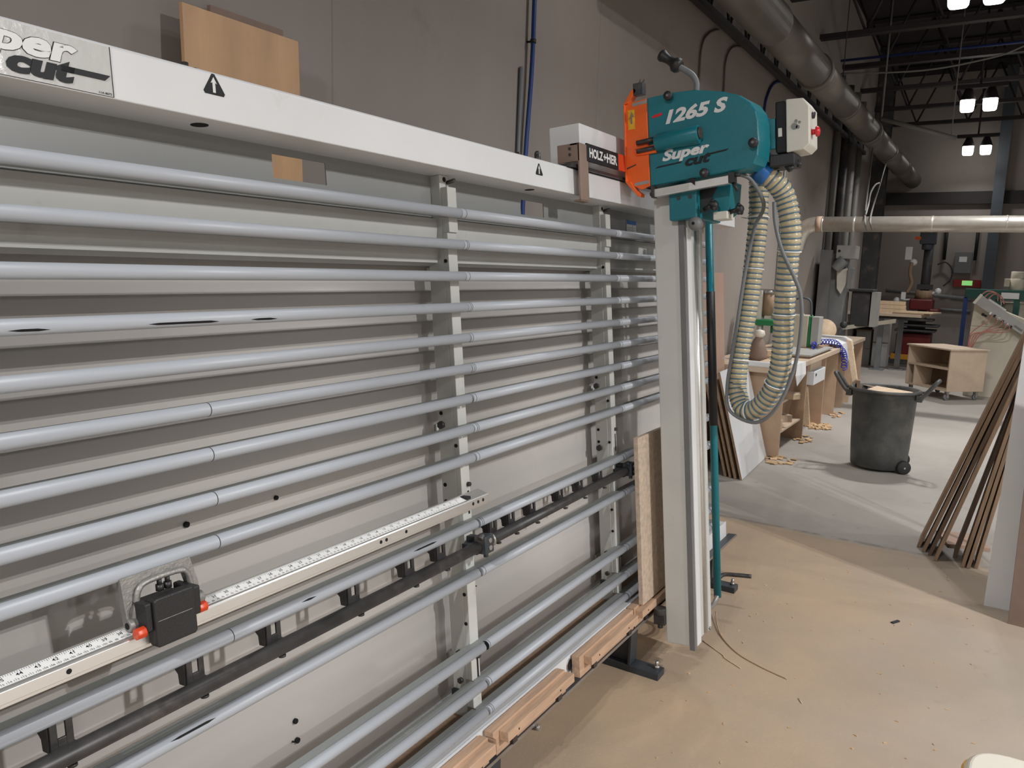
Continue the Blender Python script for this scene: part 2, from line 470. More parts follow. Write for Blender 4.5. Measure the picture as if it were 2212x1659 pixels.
# ------------------------------------------------------------------ twin lamps
def lamp(x, y, label, z=LAMP_Z, k=1.0, spread=130, skirt=False):
    t = thing('twin_pendant_lamp', label, 'lamp', (x, y, z), None, 'twin pendant lamps over the aisle')
    m = MB(); m.box(x - 0.05, x + 0.05, y - 0.36, y + 0.36, z + 0.33, z + 0.39); build(m, 'crossbar', 'roof_steel', t, 0.006)
    m = MB(); m.cyl((x, y, z + 0.38), (x, y, CEIL_Z), 0.016, 8); build(m, 'hanging_rod', 'roof_steel', t)
    for sy in (-1, 1):
        yy = y + sy * (0.21 if skirt else 0.15)
        m = MB(); m.lathe([(0.0, 0.33), (0.05, 0.33), (0.08, 0.25), (0.108, 0.18), (0.112, 0.16), (0.0, 0.16)] if not skirt else
                          [(0.0, 0.30), (0.05, 0.30), (0.08, 0.22), (0.19, 0.06), (0.2, 0.0), (0.2, -0.047), (0.196, -0.047), (0.196, 0.0), (0.186, 0.05), (0.08, 0.055), (0.0, 0.055)], (x, yy, z), n=24); h = build(m, 'housing', 'roof_steel', t)
        L = bpy.data.lights.new('lamp_light', 'AREA'); L.shape = 'SQUARE'; L.size = 0.08 if skirt else 0.15; L.energy = LAMP_W * k; L.color = (1.0, 0.99, 0.98); L.spread = R(180 if skirt else spread)
        lo = bpy.data.objects.new('lamp_light', L); COL.objects.link(lo); lo.parent = t; lo.location = (0, yy - y, 0.0 if skirt else -0.012)
        if skirt:
            m = MB(); m.cyl((x, yy, z + 0.005), (x, yy, z + 0.05), 0.05, 16); build(m, 'lamp_module', 'lamp_glow', t); continue
        m = MB()
        q_ = 0.098
        ring = []
        for hz, f in ((0.16, 1.0), (0.09, 1.0), (0.02, 0.93), (0.0, 0.8)):
            ring.append([(x + q_ * f * math.copysign(abs(math.cos(a)) ** 0.55, math.cos(a)), yy + q_ * f * math.copysign(abs(math.sin(a)) ** 0.55, math.sin(a)), z + hz) for a in [2 * PI * j / 20 for j in range(20)]])
        vs = [p for r_ in ring for p in r_]
        fs = [(i * 20 + j, (i + 1) * 20 + j, (i + 1) * 20 + (j + 1) % 20, i * 20 + (j + 1) % 20) for i in range(3) for j in range(20)] + [tuple(range(79, 59, -1))]
        m.add(vs, fs, 0, True); build(m, 'diffuser', 'lamp_glow', t)
    return t
lamp(9.08, 0.52, 'nearest twin pendant lamp, cut by the top edge of the photo', k=0.9)
lamp(14.1, 0.62, 'middle twin pendant lamp below the nearest one', k=0.6, z=4.22)
lamp(18.1, 0.74, 'farthest and lowest-looking twin pendant lamp above the far wall', k=0.1, z=4.12)
for (x, y, k, sp, l) in ((2.38, -4.3, 4.2, 160, 'twin pendant lamp over the second aisle, square in front of the saw'), (-2.7, -4.3, 1.1, 160, 'twin pendant lamp over the second aisle left of the saw'),
                  (7.4, -4.3, 0.8, 160, 'twin pendant lamp over the second aisle abreast of the rubbish bin'), (12.4, -4.3, 0.4, 156, 'twin pendant lamp over the second aisle abreast of the cart'),
                  (4.2, 0.30, 0.34, 125, 'added unseen twin lamp over the aisle beside the saw column'),  # weak unseen lamp, added to brighten the floor near the saw
                  (0.5, -8.8, 2.5, 160, 'added unseen twin fill lamp over the third aisle left of the saw'), (5.2, -8.8, 2.5, 160, 'added unseen twin fill lamp over the third aisle beyond the saw'),  # third-aisle pair is added fill, softening the shadow bands on the saw panels
                  (-3.0, 0.35, 2.4, 163, 'twin pendant lamp over the aisle behind the left end of the saw')):
    lamp(x, y, l, k=k, spread=sp, skirt=True)

# ================================================================== PANEL SAW FRAME  (saw frame coordinates: x, y towards wall, z up the slope)
saw = saw_thing('panel_saw_frame', 'long white and grey vertical panel saw frame with horizontal support rails along the left wall', 'panel saw', (2.0, 0.06, 0.0))
XL, XR = -0.45, 4.05
# top beam
m = MB()
prof = [(-0.03, 1.918), (-0.03, 2.003), (-0.024, 2.009), (0.085, 2.009), (0.085, 1.918)]
m.prism(prof, lambda u, v, w_: (w_, u, v), XL, 4.41)
beam = build(m, 'top_beam', 'white_paint', saw, 0.002)
for px in (1.005, 2.26, 3.5):
    m = MB(); m.disc((px, 0.022, 1.918), (0, 0, 1), 0.017, 18); build(m, 'underside_hole', 'hole_black', beam)
# lettering plate on the beam
lb = build(MB().box(0.36, 0.80, -0.0308, -0.0300, 1.9205, 2.0025), 'name_plate', 'label_film', beam)
m = MB(); zf = -0.0309
m.box(0.7995, 0.8010, zf - 0.0002, -0.03, 1.9203, 2.0028)
m.box(0.36, 0.80, zf, -0.03, 1.9200, 1.9208)
m.text('Super', (0.5255, zf, 1.9448), (1, 0, 0), (0, 0, 1), w=0.2205, h=0.0572, bold=0.058, shear=0.2, depth=0.0000)
build(m, 'letter_outline', 'ink_grey', beam)
m = MB()
m.text('Super', (0.5270, zf, 1.9460), (1, 0, 0), (0, 0, 1), w=0.2175, h=0.0548, bold=0.042, shear=0.2, depth=0.0006)
build(m, 'white_lettering', 'ink_white', beam)
m = MB()
m.text('cut', (0.632, zf, 1.9265), (1, 0, 0), (0, 0, 1), w=0.106, h=0.036, bold=0.06, shear=0.2, depth=0.0009)
m.prism([(0.715, 1.9545), (0.797, 1.9545), (0.787, 1.9450), (0.715, 1.9450)], lambda u, v, w_: (u, w_, v), zf - 0.0009, zf)
m.prism([(0.36, 1.942), (0.600, 1.942), (0.596, 1.936), (0.36, 1.936)], lambda u, v, w_: (u, w_, v), zf - 0.0009, zf)
m.text('11A 8072', (0.775, zf, 1.9225), (1, 0, 0), (0, 0, 1), w=0.022, h=0.0035, bold=0.02, depth=0.0006)
build(m, 'black_lettering', 'ink_grey', beam)
def arrow_sticker(x, z, k):
    tri = [(-0.024, -0.012), (-0.003, 0.022), (0.003, 0.022), (0.024, -0.012), (0.021, -0.017), (-0.021, -0.017)]
    m = MB(); m.prism([(x + u * k, z + v * k) for u, v in tri], lambda u, v, w_: (u, w_, v), -0.0306, -0.0299)
    s_ = build(m, 'arrow_sticker', 'ink_black', saw)
    ar = [(-0.003, -0.013), (-0.003, 0.006), (-0.007, 0.004), (0, 0.016), (0.007, 0.004), (0.003, 0.006), (0.003, -0.013)]
    m = MB(); m.prism([(x + u * k, z + v * k) for u, v in ar], lambda u, v, w_: (u, w_, v), -0.0309, -0.0300)
    build(m, 'white_arrow', 'ink_white', s_)
arrow_sticker(1.005, 1.982, 1.0); arrow_sticker(2.238, 1.972, 0.95)
for bx in (0.99, 2.20):
    m = MB()
    m.cyl((bx - 0.012, 0.015, 2.008), (bx - 0.012, 0.015, 2.028), 0.007, 8); m.cyl((bx + 0.012, 0.02, 2.008), (bx + 0.012, 0.02, 2.024), 0.006, 8)
    m.box(bx - 0.018, bx + 0.018, 0.008, 0.026, 2.008, 2.013)
    build(m, 'top_bolt', 'dark_steel', saw)
m = MB(); m.cyl((2.337, 0.03, 2.008), (2.337, 0.03, 2.045), 0.011, 12); m.ball((2.337, 0.03, 2.045), 0.011, 12); build(m, 'end_stop_peg', 'dark_steel', saw)

# upper back plate with two openings
m = MB(); y0, y1, z0, z1 = 0.078, 0.0815, 1.795, 1.945
def plate_with_holes(m, xa, xb, za, zb, holes, ya, yb):
    x = xa
    for (hx0, hx1, hz0, hz1) in holes:
        m.box(x, hx0, ya, yb, za, zb); m.box(hx0, hx1, ya, yb, za, hz0); m.box(hx0, hx1, ya, yb, hz1, zb); x = hx1
    m.box(x, xb, ya, yb, za, zb)
plate_with_holes(m, XL, 4.2, z0, z1, [(1.229, 1.393, 1.849, 1.902), (2.291, 2.448, 1.846, 1.8955)], y0, y1)
up = build(m, 'upper_back_plate', 'grey_plate', saw)
# middle fascia (folded sheet below the plate)
m = MB()
fp = [(0.080, 1.800), (0.066, 1.796), (0.062, 1.775), (0.066, 1.74), (0.064, 1.70), (0.068, 1.672), (0.095, 1.664)]
m.prism(fp + [(u + 0.003, v + 0.001) for u, v in reversed(fp)], lambda u, v, w_: (w_, u, v), XL, 4.0, smooth=False)
build(m, 'folded_fascia', 'grey_white_paint', saw)

# back panels, one per bay
POSTS = (0.505, 1.824, 2.860, 3.93)
def back_panel(xa, xb):
    prof = [(1.700, 0.148)]
    z = 1.690
    while z > 1.09:                              # shallow pressed ribs of the upper part
        for dz, dy in ((0.0, 0.0), (0.010, -0.0014), (0.030, -0.002), (0.050, -0.0012), (0.064, 0.0), (0.078, 0.0004)):
            prof.append((z - dz, 0.150 + dy))
        z -= 0.0885
    for dz, dy in ((0.0, 0.0), (0.16, -0.001), (0.175, -0.003), (0.20, -0.003), (0.215, 0.0), (0.44, 0.001), (0.455, -0.002), (0.485, -0.002), (0.50, 0.0)):
        prof.append((z - dz, 0.150 + dy))
    prof.append((0.33, 0.150))
    poly = [(y, z) for z, y in prof] + [(y + 0.008, z) for z, y in reversed(prof)]
    m = MB(); m.prism(poly, lambda u, v, w_: (w_, u, v), xa, xb, smooth=True)
    m.f = m.f[2:] ; m.m = m.m[2:]; m.s = m.s[2:]
    n = len(prof)
    # close ends with quads
    tot = 2 * n
    for base in (0, tot):
        for i in range(n - 1):
            q = [base + i, base + i + 1, base + tot - 2 - i, base + tot - 1 - i]
            m.f.append(q if base else list(reversed(q))); m.m.append(0); m.s.append(False)
    return build(m, 'back_panel', 'panel_paint', saw)
bps = [back_panel(XL, 0.555), back_panel(0.575, 1.882), back_panel(1.902, 2.946), back_panel(2.966, 4.01)]
for (hx, hz, r_) in ((0.982, 1.111, 0.0065), (1.228, 0.552, 0.0065), (1.229, 0.502, 0.007), (1.216, 0.505, 0.002), (1.223, 1.112, 0.0055), (1.381, 0.904, 0.004), (0.86, 1.02, 0.003), (1.393, 0.695, 0.003), (1.346, 0.913, 0.0025)):
    m = MB(); m.disc((hx, 0.146, hz), (0, 1, 0), r_, 10, t=0.003)
    build(m, 'screw_hole', 'hole_black', bps[1])
m = MB(); m.disc((2.01, 0.147, 0.63), (0, 1, 0), 0.002, 8, t=0.003); build(m, 'screw_hole', 'hole_black', bps[2])

# posts
def post(px):
    m = MB()
    m.box(px - 0.022, px + 0.020, 0.046, 0.100, 0.10, 1.918)      # box post
    po = build(m, 'post', 'grey_white_paint', saw, 0.002)
    m = MB()
    m.box(px - 0.020, px + 0.022, 0.022, 0.046, 1.755, 1.882)      # top bracket
    m.box(px - 0.021, px + 0.022, 0.029, 0.046, 0.275, 1.755)
    br = build(m, 'rail_mounting_strip', 'grey_white_paint', po, 0.0015)
    for z in (1.675, 1.14, 1.085, 0.97, 0.905, 0.69, 0.60):
        m = MB(); m.disc((px - 0.0225, 0.040, z), (1, 0, 0), 0.0055, 10, t=0.001); build(m, 'drilled_hole', 'hole_black', po)
    for z in (1.255, 1.235, 1.02, 0.97):
        m = MB(); m.disc((px - 0.0225, 0.088, z), (1, 0, 0), 0.006, 10, t=0.001); build(m, 'drilled_hole', 'hole_black', po)
    m = MB(); m.disc((px - 0.001, 0.0455, 1.906), (0, 1, 0), 0.007, 14, t=0.001); build(m, 'drilled_hole', 'hole_black', po)
    m = MB(); m.cyl((px + 0.012, 0.045, 1.898), (px + 0.012, 0.018, 1.902), 0.006, 8); build(m, 'bracket_bolt', 'dark_steel', po)
    for (za, zb) in ((0.93, 1.0), (0.42, 0.49)):
        m = MB(); m.box(px + 0.006, px + 0.014, 0.0285, 0.03, za, zb); build(m, 'slot', 'hole_black', po)
    for bz, br_ in ((0.492, 0.009), (1.02, 0.007)):
        m = MB(); m.cyl((px + 0.010, 0.03, bz), (px + 0.010, 0.02, bz), br_, 8); build(m, 'bracket_bolt', 'dark_steel', po)
    for by, z, r_ in ((0.070, 1.165, 0.0095), (0.070, 0.505, 0.0095), (0.070, 0.418, 0.0095), (0.088, 1.20, 0.012), (0.085, 0.945, 0.013)):
        m = MB(); m.cyl((px - 0.022, by, z), (px - 0.031, by, z), r_, 6); build(m, 'side_bolt', 'dark_steel', po)
    for z in (0.51, 0.408, 0.322):
        m = MB(); m.box(px - 0.0245, px - 0.0218, 0.020, 0.050, z - 0.017, z + 0.017); m.cyl((px - 0.024, 0.036, z), (px - 0.033, 0.036, z), 0.006, 6); build(m, 'rail_clip', 'raw_steel', po)
    for z in (1.645, 1.175, 0.455):
        m = MB(); m.box(px + 0.018, px + 0.060, 0.140, 0.1475, z - 0.018, z + 0.018); m.cyl((px + 0.036, 0.141, z), (px + 0.036, 0.132, z), 0.008, 8); build(m, 'panel_clip', 'grey_white_paint', po)
    m = MB(); m.box(px - 0.034, px - 0.021, 0.055, 0.10, 0.352, 0.388); build(m, 'panel_carrier', 'dark_paint', po)
for p in POSTS: post(p)

# horizontal support rails
RZ = (1.8065, 1.718, 1.629, 1.541, 1.453, 1.365, 1.277, 1.189, 1.103, 0.9055, 0.757, 0.527, 0.413, 0.325)
def rail(z, k):
    m = MB()
    m.prism([(0.0, z - 0.0105), (0.0, z + 0.0105), (0.034, z + 0.0105), (0.034, z + 0.008), (0.004, z + 0.008), (0.004, z - 0.008), (0.034, z - 0.008), (0.034, z - 0.0105)], lambda u, v, w_: (w_, u, v), XL, XR)
    r_ = build(m, 'support_rail', 'rail_metal', saw)
    cuts = [XL] + [p + random.uniform(-0.006, 0.006) for p in POSTS] + [XR]
    gap = random.choice((0.010, 0.014)) if k > 8 else random.choice((0.004, 0.007, 0.010)) if k > 3 else 0.002
    m = MB(); m.cyl((XL, 0, z), (XR, 0, z), 0.0055, 12); build(m, 'rail_core', 'hole_black', r_)
    for a, b in zip(cuts, cuts[1:]):
        m = MB(); m.cyl((a + gap / 2, -0.002, z), (b - gap / 2, -0.002, z), 0.0138, 22); build(m, 'rail_nose', 'rail_plastic', r_)
    marks = [p + d for p in POSTS[1:3] for d in ((0.012, 0.020) if k % 2 else (0.016,))]
    xs = {5: 0.948, 6: 0.945, 7: 0.945, 8: 0.942, 9: 0.955}.get(k)
    for xm in marks + ([xs] if xs else []):
        m = MB(); m.cyl((xm, -0.002, z), (xm + 0.0015, -0.002, z), 0.0141, 22); build(m, 'score_mark', 'ink_black', r_)
    if k in (3, 9, 10):
        spans = {3: ((0.60, 0.665), (0.835, 0.985), (1.06, 1.13)), 9: ((1.135, 1.18), (1.52, 1.62)), 10: ((0.80, 0.90),)}[k]
        for a, b in spans:
            m = MB()
            an = R(205) if k == 3 else R(150)
            c = Vector((0, -0.002 + 0.0133 * math.cos(an), z + 0.0133 * math.sin(an)))
            t = Vector((0, -math.sin(an), math.cos(an)))
            nn = Vector((0, math.cos(an), math.sin(an)))
            pts = [(a, -0.0004), (a + 0.02, -0.0022), (b - 0.02, -0.0022), (b, 0.0004), (b - 0.018, 0.0024), (a + 0.018, 0.0020)]
            base = [c + t * v + Vector((u, 0, 0)) for u, v in pts]
            m.add([p + nn * 0.0008 for p in base] + [p - nn * 0.002 for p in base], [tuple(range(6)), tuple(range(11, 5, -1))] + [(i, 6 + i, 6 + (i + 1) % 6, (i + 1) % 6) for i in range(6)])
            build(m, 'split', 'hole_black', r_)
for k, z in enumerate(RZ): rail(z, k)

# measuring rail with inch scale
m = MB()
m.prism([(0.004, 0.966), (0.004, 1.0055), (0.0, 1.0065), (-0.034, 0.9955), (-0.037, 0.9925), (-0.037, 0.973), (-0.033, 0.9725), (-0.033, 0.966)], lambda u, v, w_: (w_, u, v), XL, 1.845)
mr = build(m, 'measuring_rail', 'aluminium', saw, 0.0008)
ea = Vector((0, -0.034, -0.011)).normalized(); en = Vector((0, -0.011, 0.034)).normalized()
o0 = Vector((0, 0.0, 1.0065))
m = MB(); q0 = o0 + ea * 0.005 + en * 0.0002; q1 = o0 + ea * 0.031 + en * 0.0002
m.add([Vector((XL, 0, 0)) + q0, Vector((1.745, 0, 0)) + q0, Vector((1.745, 0, 0)) + q1, Vector((XL, 0, 0)) + q1], [(3, 2, 1, 0)])
build(m, 'scale_strip', 'ruler_white', mr)
m = MB()
INCH = 0.0275
for i in range(0, 66):
    x = 0.538 + (45 - i) * INCH
    if x > 1.742 or x < -0.3: continue
    for s_ in range(8):
        xx = x + s_ * INCH / 8
        if xx > 1.744: continue
        ln = 0.008 if s_ == 0 else (0.006 if s_ == 4 else 0.0035)
        a = o0 + ea * 0.006 + en * 0.0004 + Vector((xx, 0, 0)); b = a + ea * ln
        m.add([a, a + Vector((0.0007, 0, 0)), b + Vector((0.0007, 0, 0)), b], [(3, 2, 1, 0)])
    if x > 0.40:
        m.text(str(i), o0 + ea * 0.0185 + en * 0.0004 + Vector((x - 0.0085, 0, 0)), (1, 0, 0), -ea, h=0.0072, bold=0.01, depth=0.0)
        cm = i * 2.54
        for c in range(int(math.ceil(cm)), int(math.ceil(cm + 2.54))):
            xc = x - (c - cm) / 2.54 * INCH
            m.text(str(c), o0 + ea * 0.0285 + en * 0.0004 + Vector((xc - 0.003, 0, 0)), (1, 0, 0), -ea, h=0.0042, depth=0.0)
            a = o0 + ea * 0.0225 + en * 0.0004 + Vector((xc, 0, 0)); b = a + ea * 0.0018
            m.add([a, a + Vector((0.0006, 0, 0)), b + Vector((0.0006, 0, 0)), b], [(3, 2, 1, 0)])
m.box(1.745, 1.765, *sorted((q0.y, q1.y)), q1.z - 0.0005, q0.z)
build(m, 'scale_marking', 'ink_black', mr)
m = MB()
for hx in (0.625, 1.375, 1.395, 1.47, 1.765, 1.79, 1.815): m.disc((hx, -0.0371, 0.983), (0, 1, 0), 0.0045 if hx < 1.7 else 0.005, 10, t=0.0006)
build(m, 'rail_hole', 'hole_black', mr)

# lower beam, ledge and feet
m = MB()
hole = (2.29, 0.262)
m.box(XL, 4.15, -0.024, -0.020, 0.188, 0.303)
m.box(XL, 4.15, -0.020, 0.150, 0.296, 0.300); m.box(XL, 4.15, 0.146, 0.150, 0.300, 0.335)
m.box(XL, 4.15, -0.020, 0.10, 0.186, 0.190); m.box(XL, 4.15, 0.060, 0.064, 0.19, 0.296)
lo = build(m, 'lower_beam', 'white_paint', saw)
m = MB(); m.box(XL, 4.1, 0.004, 0.145, 0.300, 0.303); build(m, 'sawdust_layer', 'plank_brown', saw)
m = MB(); m.disc((2.31, -0.0243, 0.268), (0, 1, 0), 0.020, 24, t=0.0006); build(m, 'cable_hole', 'hole_black', lo)
m = MB(); m.lathe([(0.020, 0), (0.0235, 0), (0.0235, 0.003), (0.020, 0.003)], (2.31, -0.024, 0.268), (0, -1, 0), n=24); build(m, 'hole_rim', 'raw_steel', lo)
m = MB()
m.box(XL, 4.2, -0.066, -0.020, 0.2165, 0.2215)
build(m, 'ledge', 'dark_paint', saw)
m = MB(); m.box(XL, 4.2, -0.068, -0.066, 0.212, 0.222); build(m, 'ledge_edge_strip', 'raw_steel', saw)
m = MB(); m.cyl((2.0, -0.060, 0.203), (2.0, -0.082, 0.203), 0.010, 10); m.box(1.992, 2.008, -0.066, -0.05, 0.195, 0.2165); build(m, 'ledge_roller', 'raw_steel', saw)

def foot(px):
    # built in world coordinates through the saw frame helper so that it lies flat on the floor
    inv = lambda p: Vector((p[0], (p[1] - 1.162) * math.cos(TILT) - p[2] * math.sin(TILT), (p[1] - 1.162) * math.sin(TILT) + p[2] * math.cos(TILT)))
    m = MB()
    def wb(x0, x1, y0, y1, z0, z1):
        n0 = len(m.v); m.box(x0, x1, y0, y1, z0, z1)
        for i in range(n0, len(m.v)): m.v[i] = tuple(inv(m.v[i]))
    wb(px - 0.035, px + 0.035, 1.03, 1.95, 0.0, 0.03)
    wb(px - 0.006, px + 0.006, 1.16, 1.40, 0.03, 0.20)
    wb(px - 0.035, px + 0.035, 1.155, 1.167, 0.03, 0.22)
    f = build(m, 'foot', 'dark_paint', saw, 0.002)
    m = MB(); m.cyl((px + 0.012, 1.055, 0.03), (px + 0.012, 1.055, 0.062), 0.008, 8); m.cyl((px + 0.012, 1.055, 0.03), (px + 0.012, 1.055, 0.042), 0.013, 6)
    m.v = [tuple(inv(v)) for v in m.v]
    build(m, 'levelling_bolt', 'raw_steel', f)
for p in (0.505, 1.824, 2.885, 3.95): foot(p)
m = MB(); m.tube(spline([(3.72, -0.03, 0.12), (3.72, -0.10, 0.125), (3.75, -0.13, 0.145), (3.77, -0.19, 0.145), (3.78, -0.26, 0.145)], 5), 0.011, 10); build(m, 'foot_lever', 'dark_steel', saw)
# small information label on the back of the last bay
m = MB(); m.box(3.16, 3.26, 0.0735, 0.0775, 1.81, 1.885); lbx = build(m, 'information_label', 'ink_white', saw)
m = MB(); m.box(3.16, 3.26, 0.0725, 0.0735, 1.868, 1.885); build(m, 'blue_header', 'hose_cuff', lbx)
m = MB(); m.box(3.222, 3.224, 0.0730, 0.0735, 1.81, 1.868)
for i in range(5): m.box(3.168, 3.216, 0.0731, 0.0735, 1.817 + i * 0.009, 1.8185 + i * 0.009); m.box(3.23, 3.255, 0.0731, 0.0735, 1.817 + i * 0.009, 1.8185 + i * 0.009)
build(m, 'printed_line', 'box_grey', lbx)

# ------------------------------------------------------------------ dark shaft with flip fingers below the tenth rail
sh = saw_thing('flip_stop_shaft', 'dark steel shaft carrying slotted flip fingers just below a support rail', 'stop shaft', (1.6, 0.0, 0.84))
m = MB(); m.cyl((XL, -0.018, 0.833), (1.80, -0.018, 0.843), 0.0165, 20); build(m, 'shaft', 'dark_steel', sh)
m = MB(); m.cyl((1.872, -0.018, 0.846), (2.86, -0.018, 0.853), 0.0165, 20); m.cyl((1.845, -0.018, 0.8455), (1.875, -0.018, 0.846), 0.011, 14); build(m, 'shaft', 'dark_steel', sh)
m = MB(); m.lathe([(0.014, 0), (0.020, 0.001), (0.020, 0.008), (0.014, 0.009)], (1.865, -0.018, 0.846), (1, 0, 0), n=18); build(m, 'collar', 'raw_steel', sh)
m = MB(); m.cyl((2.90, -0.018, 0.853), (3.25, -0.018, 0.856), 0.0165, 20); build(m, 'shaft', 'dark_steel', sh)
def clamp(x, z):
    m = MB(); m.box(x - 0.022, x + 0.022, -0.045, -0.006, z - 0.026, z + 0.026); m.box(x - 0.05, x + 0.02, -0.02, 0.02, z - 0.020, z + 0.008)
    m.box(x - 0.012, x + 0.012, -0.006, 0.03, z - 0.035, z + 0.02); m.cyl((x - 0.026, -0.03, z + 0.02), (x - 0.012, -0.03, z + 0.03), 0.010, 8); m.cyl((x, -0.03, z - 0.025), (x, -0.03, z - 0.04), 0.008, 8)
    c = build(m, 'bearing_clamp', 'dark_paint', sh, 0.002)
    m = MB()
    for dz in (0.011, -0.011): m.cyl((x + 0.004, -0.045, z + dz), (x + 0.004, -0.047, z + dz), 0.0075, 14)
    build(m, 'clamp_rivet', 'raw_steel', c)
clamp(1.825, 0.848); clamp(2.878, 0.857); clamp(0.49, 0.835)
for fx in (0.62, 0.873, 1.064, 1.306, 1.514, 1.65, 1.91, 2.015, 2.145, 2.338, 2.49, 2.655):
    z0 = 0.833 + (fx + 0.45) * 0.0043
    m = MB(); yy, t = 0.002, 0.005
    m.box(fx - 0.019, fx - 0.007, yy - t, yy, z0 + 0.012, z0 + 0.062); m.box(fx + 0.007, fx + 0.019, yy - t, yy, z0 + 0.012, z0 + 0.062)
    m.box(fx - 0.007, fx + 0.007, yy - t, yy, z0 + 0.012, z0 + 0.026); m.box(fx - 0.007, fx + 0.007, yy - t, yy, z0 + 0.056, z0 + 0.062)
    m.prism([(yy, z0 + 0.006), (yy, z0 + 0.062), (yy + 0.028, z0 + 0.062), (yy + 0.034, z0 + 0.036), (yy + 0.022, z0 + 0.026), (yy + 0.020, z0 + 0.006)], lambda u, v, w_: (w_, u, v), fx - 0.021, fx - 0.015)
    m.box(fx - 0.019, fx + 0.019, -0.010, yy, z0 + 0.004, z0 + 0.014)
    fg = build(m, 'flip_finger', 'dark_steel', sh, 0.0008)
    m = MB(); m.cyl((fx + 0.004, -0.018, z0 - 0.017), (fx + 0.004, -0.018, z0 - 0.0215), 0.008, 10); build(m, 'set_screw', 'dark_steel', fg)

# ------------------------------------------------------------------ flip stop riding on the scale
st = saw_thing('length_stop', 'black length stop with cast metal handle and two red knobs on the scale rail', 'stop block', (0.81, -0.02, 0.97))
m = MB()
m.prism([(0.765, 0.972), (0.765, 1.052), (0.770, 1.057), (0.842, 1.057), (0.847, 1.052), (0.847, 0.972), (0.842, 0.968), (0.770, 0.968)], lambda u, v, w_: (u, w_, v), -0.062, -0.0385)
m.box(0.768, 0.844, -0.0385, 0.010, 1.008, 1.044)
m.box(0.752, 0.765, -0.056, 0.006, 1.000, 1.052); m.box(0.847, 0.862, -0.056, 0.006, 0.998, 1.052)
build(m, 'slide_body', 'black_plastic', st, 0.0035, 3)
m = MB(); m.box(0.770, 0.838, -0.0626, -0.0620, 1.0155, 1.0165); build(m, 'scratch_line', 'cast_metal', st)
m = MB()
for bx in (0.805, 0.821): m.cyl((bx, -0.02, 1.055), (bx, -0.02, 1.066), 0.008, 6); m.cyl((bx, -0.02, 1.066), (bx, -0.02, 1.076), 0.0045, 8)
build(m, 'adjusting_bolt', 'dark_steel', st)
m = MB()
ho = [(0.734, 1.097), (0.872, 1.097), (0.884, 1.05), (0.888, 1.012), (0.868, 1.006), (0.866, 1.04), (0.856, 1.079), (0.768, 1.079), (0.760, 1.062), (0.762, 1.022), (0.758, 1.002), (0.740, 1.006), (0.738, 1.04)]
hq = [[0, 1, 6, 7], [1, 2, 5, 6], [2, 3, 4, 5], [0, 7, 8, 12], [12, 8, 9, 11], [11, 9, 10]]
n = len(ho)
vs = [(u, -0.018 - 0.10 * (1.09 - v) * 0.2, v) for u, v in ho] + [(u, -0.004, v) for u, v in ho]
fs = [tuple(reversed(q)) for q in hq] + [tuple(i + n for i in q) for q in hq] + [(i, (i + 1) % n, n + (i + 1) % n, n + i) for i in range(n)]
m.add(vs, [tuple(reversed(f)) for f in fs])
m.tube(spline([(0.752, -0.020, 1.016), (0.757, -0.022, 1.045), (0.763, -0.023, 1.070), (0.782, -0.023, 1.080), (0.842, -0.023, 1.080), (0.860, -0.023, 1.070), (0.867, -0.022, 1.045), (0.874, -0.020, 1.016)], 5), 0.0055, 10)
m.box(0.734, 0.870, -0.004, 0.020, 1.090, 1.097)
m.cyl((0.738, -0.020, 1.012), (0.764, -0.020, 1.012), 0.0120, 14); m.cyl((0.860, -0.020, 1.015), (0.888, -0.020, 1.015), 0.0125, 14)
hd = build(m, 'cast_handle', 'cast_metal', st, 0.001)
m = MB(); m.disc((0.7378, -0.020, 1.012), (1, 0, 0), 0.006, 12); m.disc((0.8885, -0.020, 1.015), (1, 0, 0), 0.004, 12); build(m, 'pivot_hole', 'hole_black', hd)
for kx, kz, s_ in ((0.742, 1.003, -1), (0.868, 1.006, 1)):
    m = MB(); m.cyl((kx + s_ * 0.007, -0.048, kz), (kx - s_ * 0.010, -0.048, kz), 0.0105, 8); k_ = build(m, 'red_knob', 'red_plastic', st, 0.0012)
    m = MB(); m.cyl((kx - s_ * 0.010, -0.048, kz), (kx - s_ * 0.018, -0.048, kz), 0.005, 10); build(m, 'threaded_stud', 'dark_steel', k_)

# ------------------------------------------------------------------ hardwood support blocks on the ledge
def support(xa, xb, sa, sb, label, zb=0.300, broken=False):
    t = saw_thing('wooden_support_block', label, 'wooden block', ((xa + xb) / 2, -0.045, 0.19), 'stepped hardwood blocks along the ledge')
    m = MB()
    if broken: m.prism([(xa + 0.014, 0.222), (xa + 0.016, 0.27), (xa, 0.284), (xa, zb), (xb, zb), (xb, 0.222)], lambda u, v, w_: (u, w_, v), -0.061, -0.029)
    else: m.box(xa, xb, -0.061, -0.029, 0.222, zb)
    build(m, 'back_board', 'oak', t, 0.0015)
    m = MB(); m.box(sa, sb, -0.093, -0.0612, 0.262, 0.292); s_ = build(m, 'front_strip', 'oak', t, 0.0015)
    m = MB()
    x = sa + 0.06
    while x < sb: m.disc((x, -0.0931, 0.276), (0, 1, 0), 0.0035, 8, t=0.0006); x += 0.26
    build(m, 'nail_hole', 'hole_black', s_)
    for x in (xa + 0.10, xb - 0.06):
        m = MB(); m.box(x - 0.013, x + 0.013, -0.072, -0.0612, 0.222, 0.2615); build(m, 'steel_bracket', 'dark_steel', t)
support(-0.30, 1.742, -0.30, 1.735, 'long hardwood support block running out of the bottom edge of the photo')
support(1.768, 2.212, 1.800, 2.218, 'hardwood support block with splintered left end in the middle of the ledge', broken=True)
support(2.318, 2.790, 2.352, 2.765, 'hardwood support block right of the round hole in the lower beam')
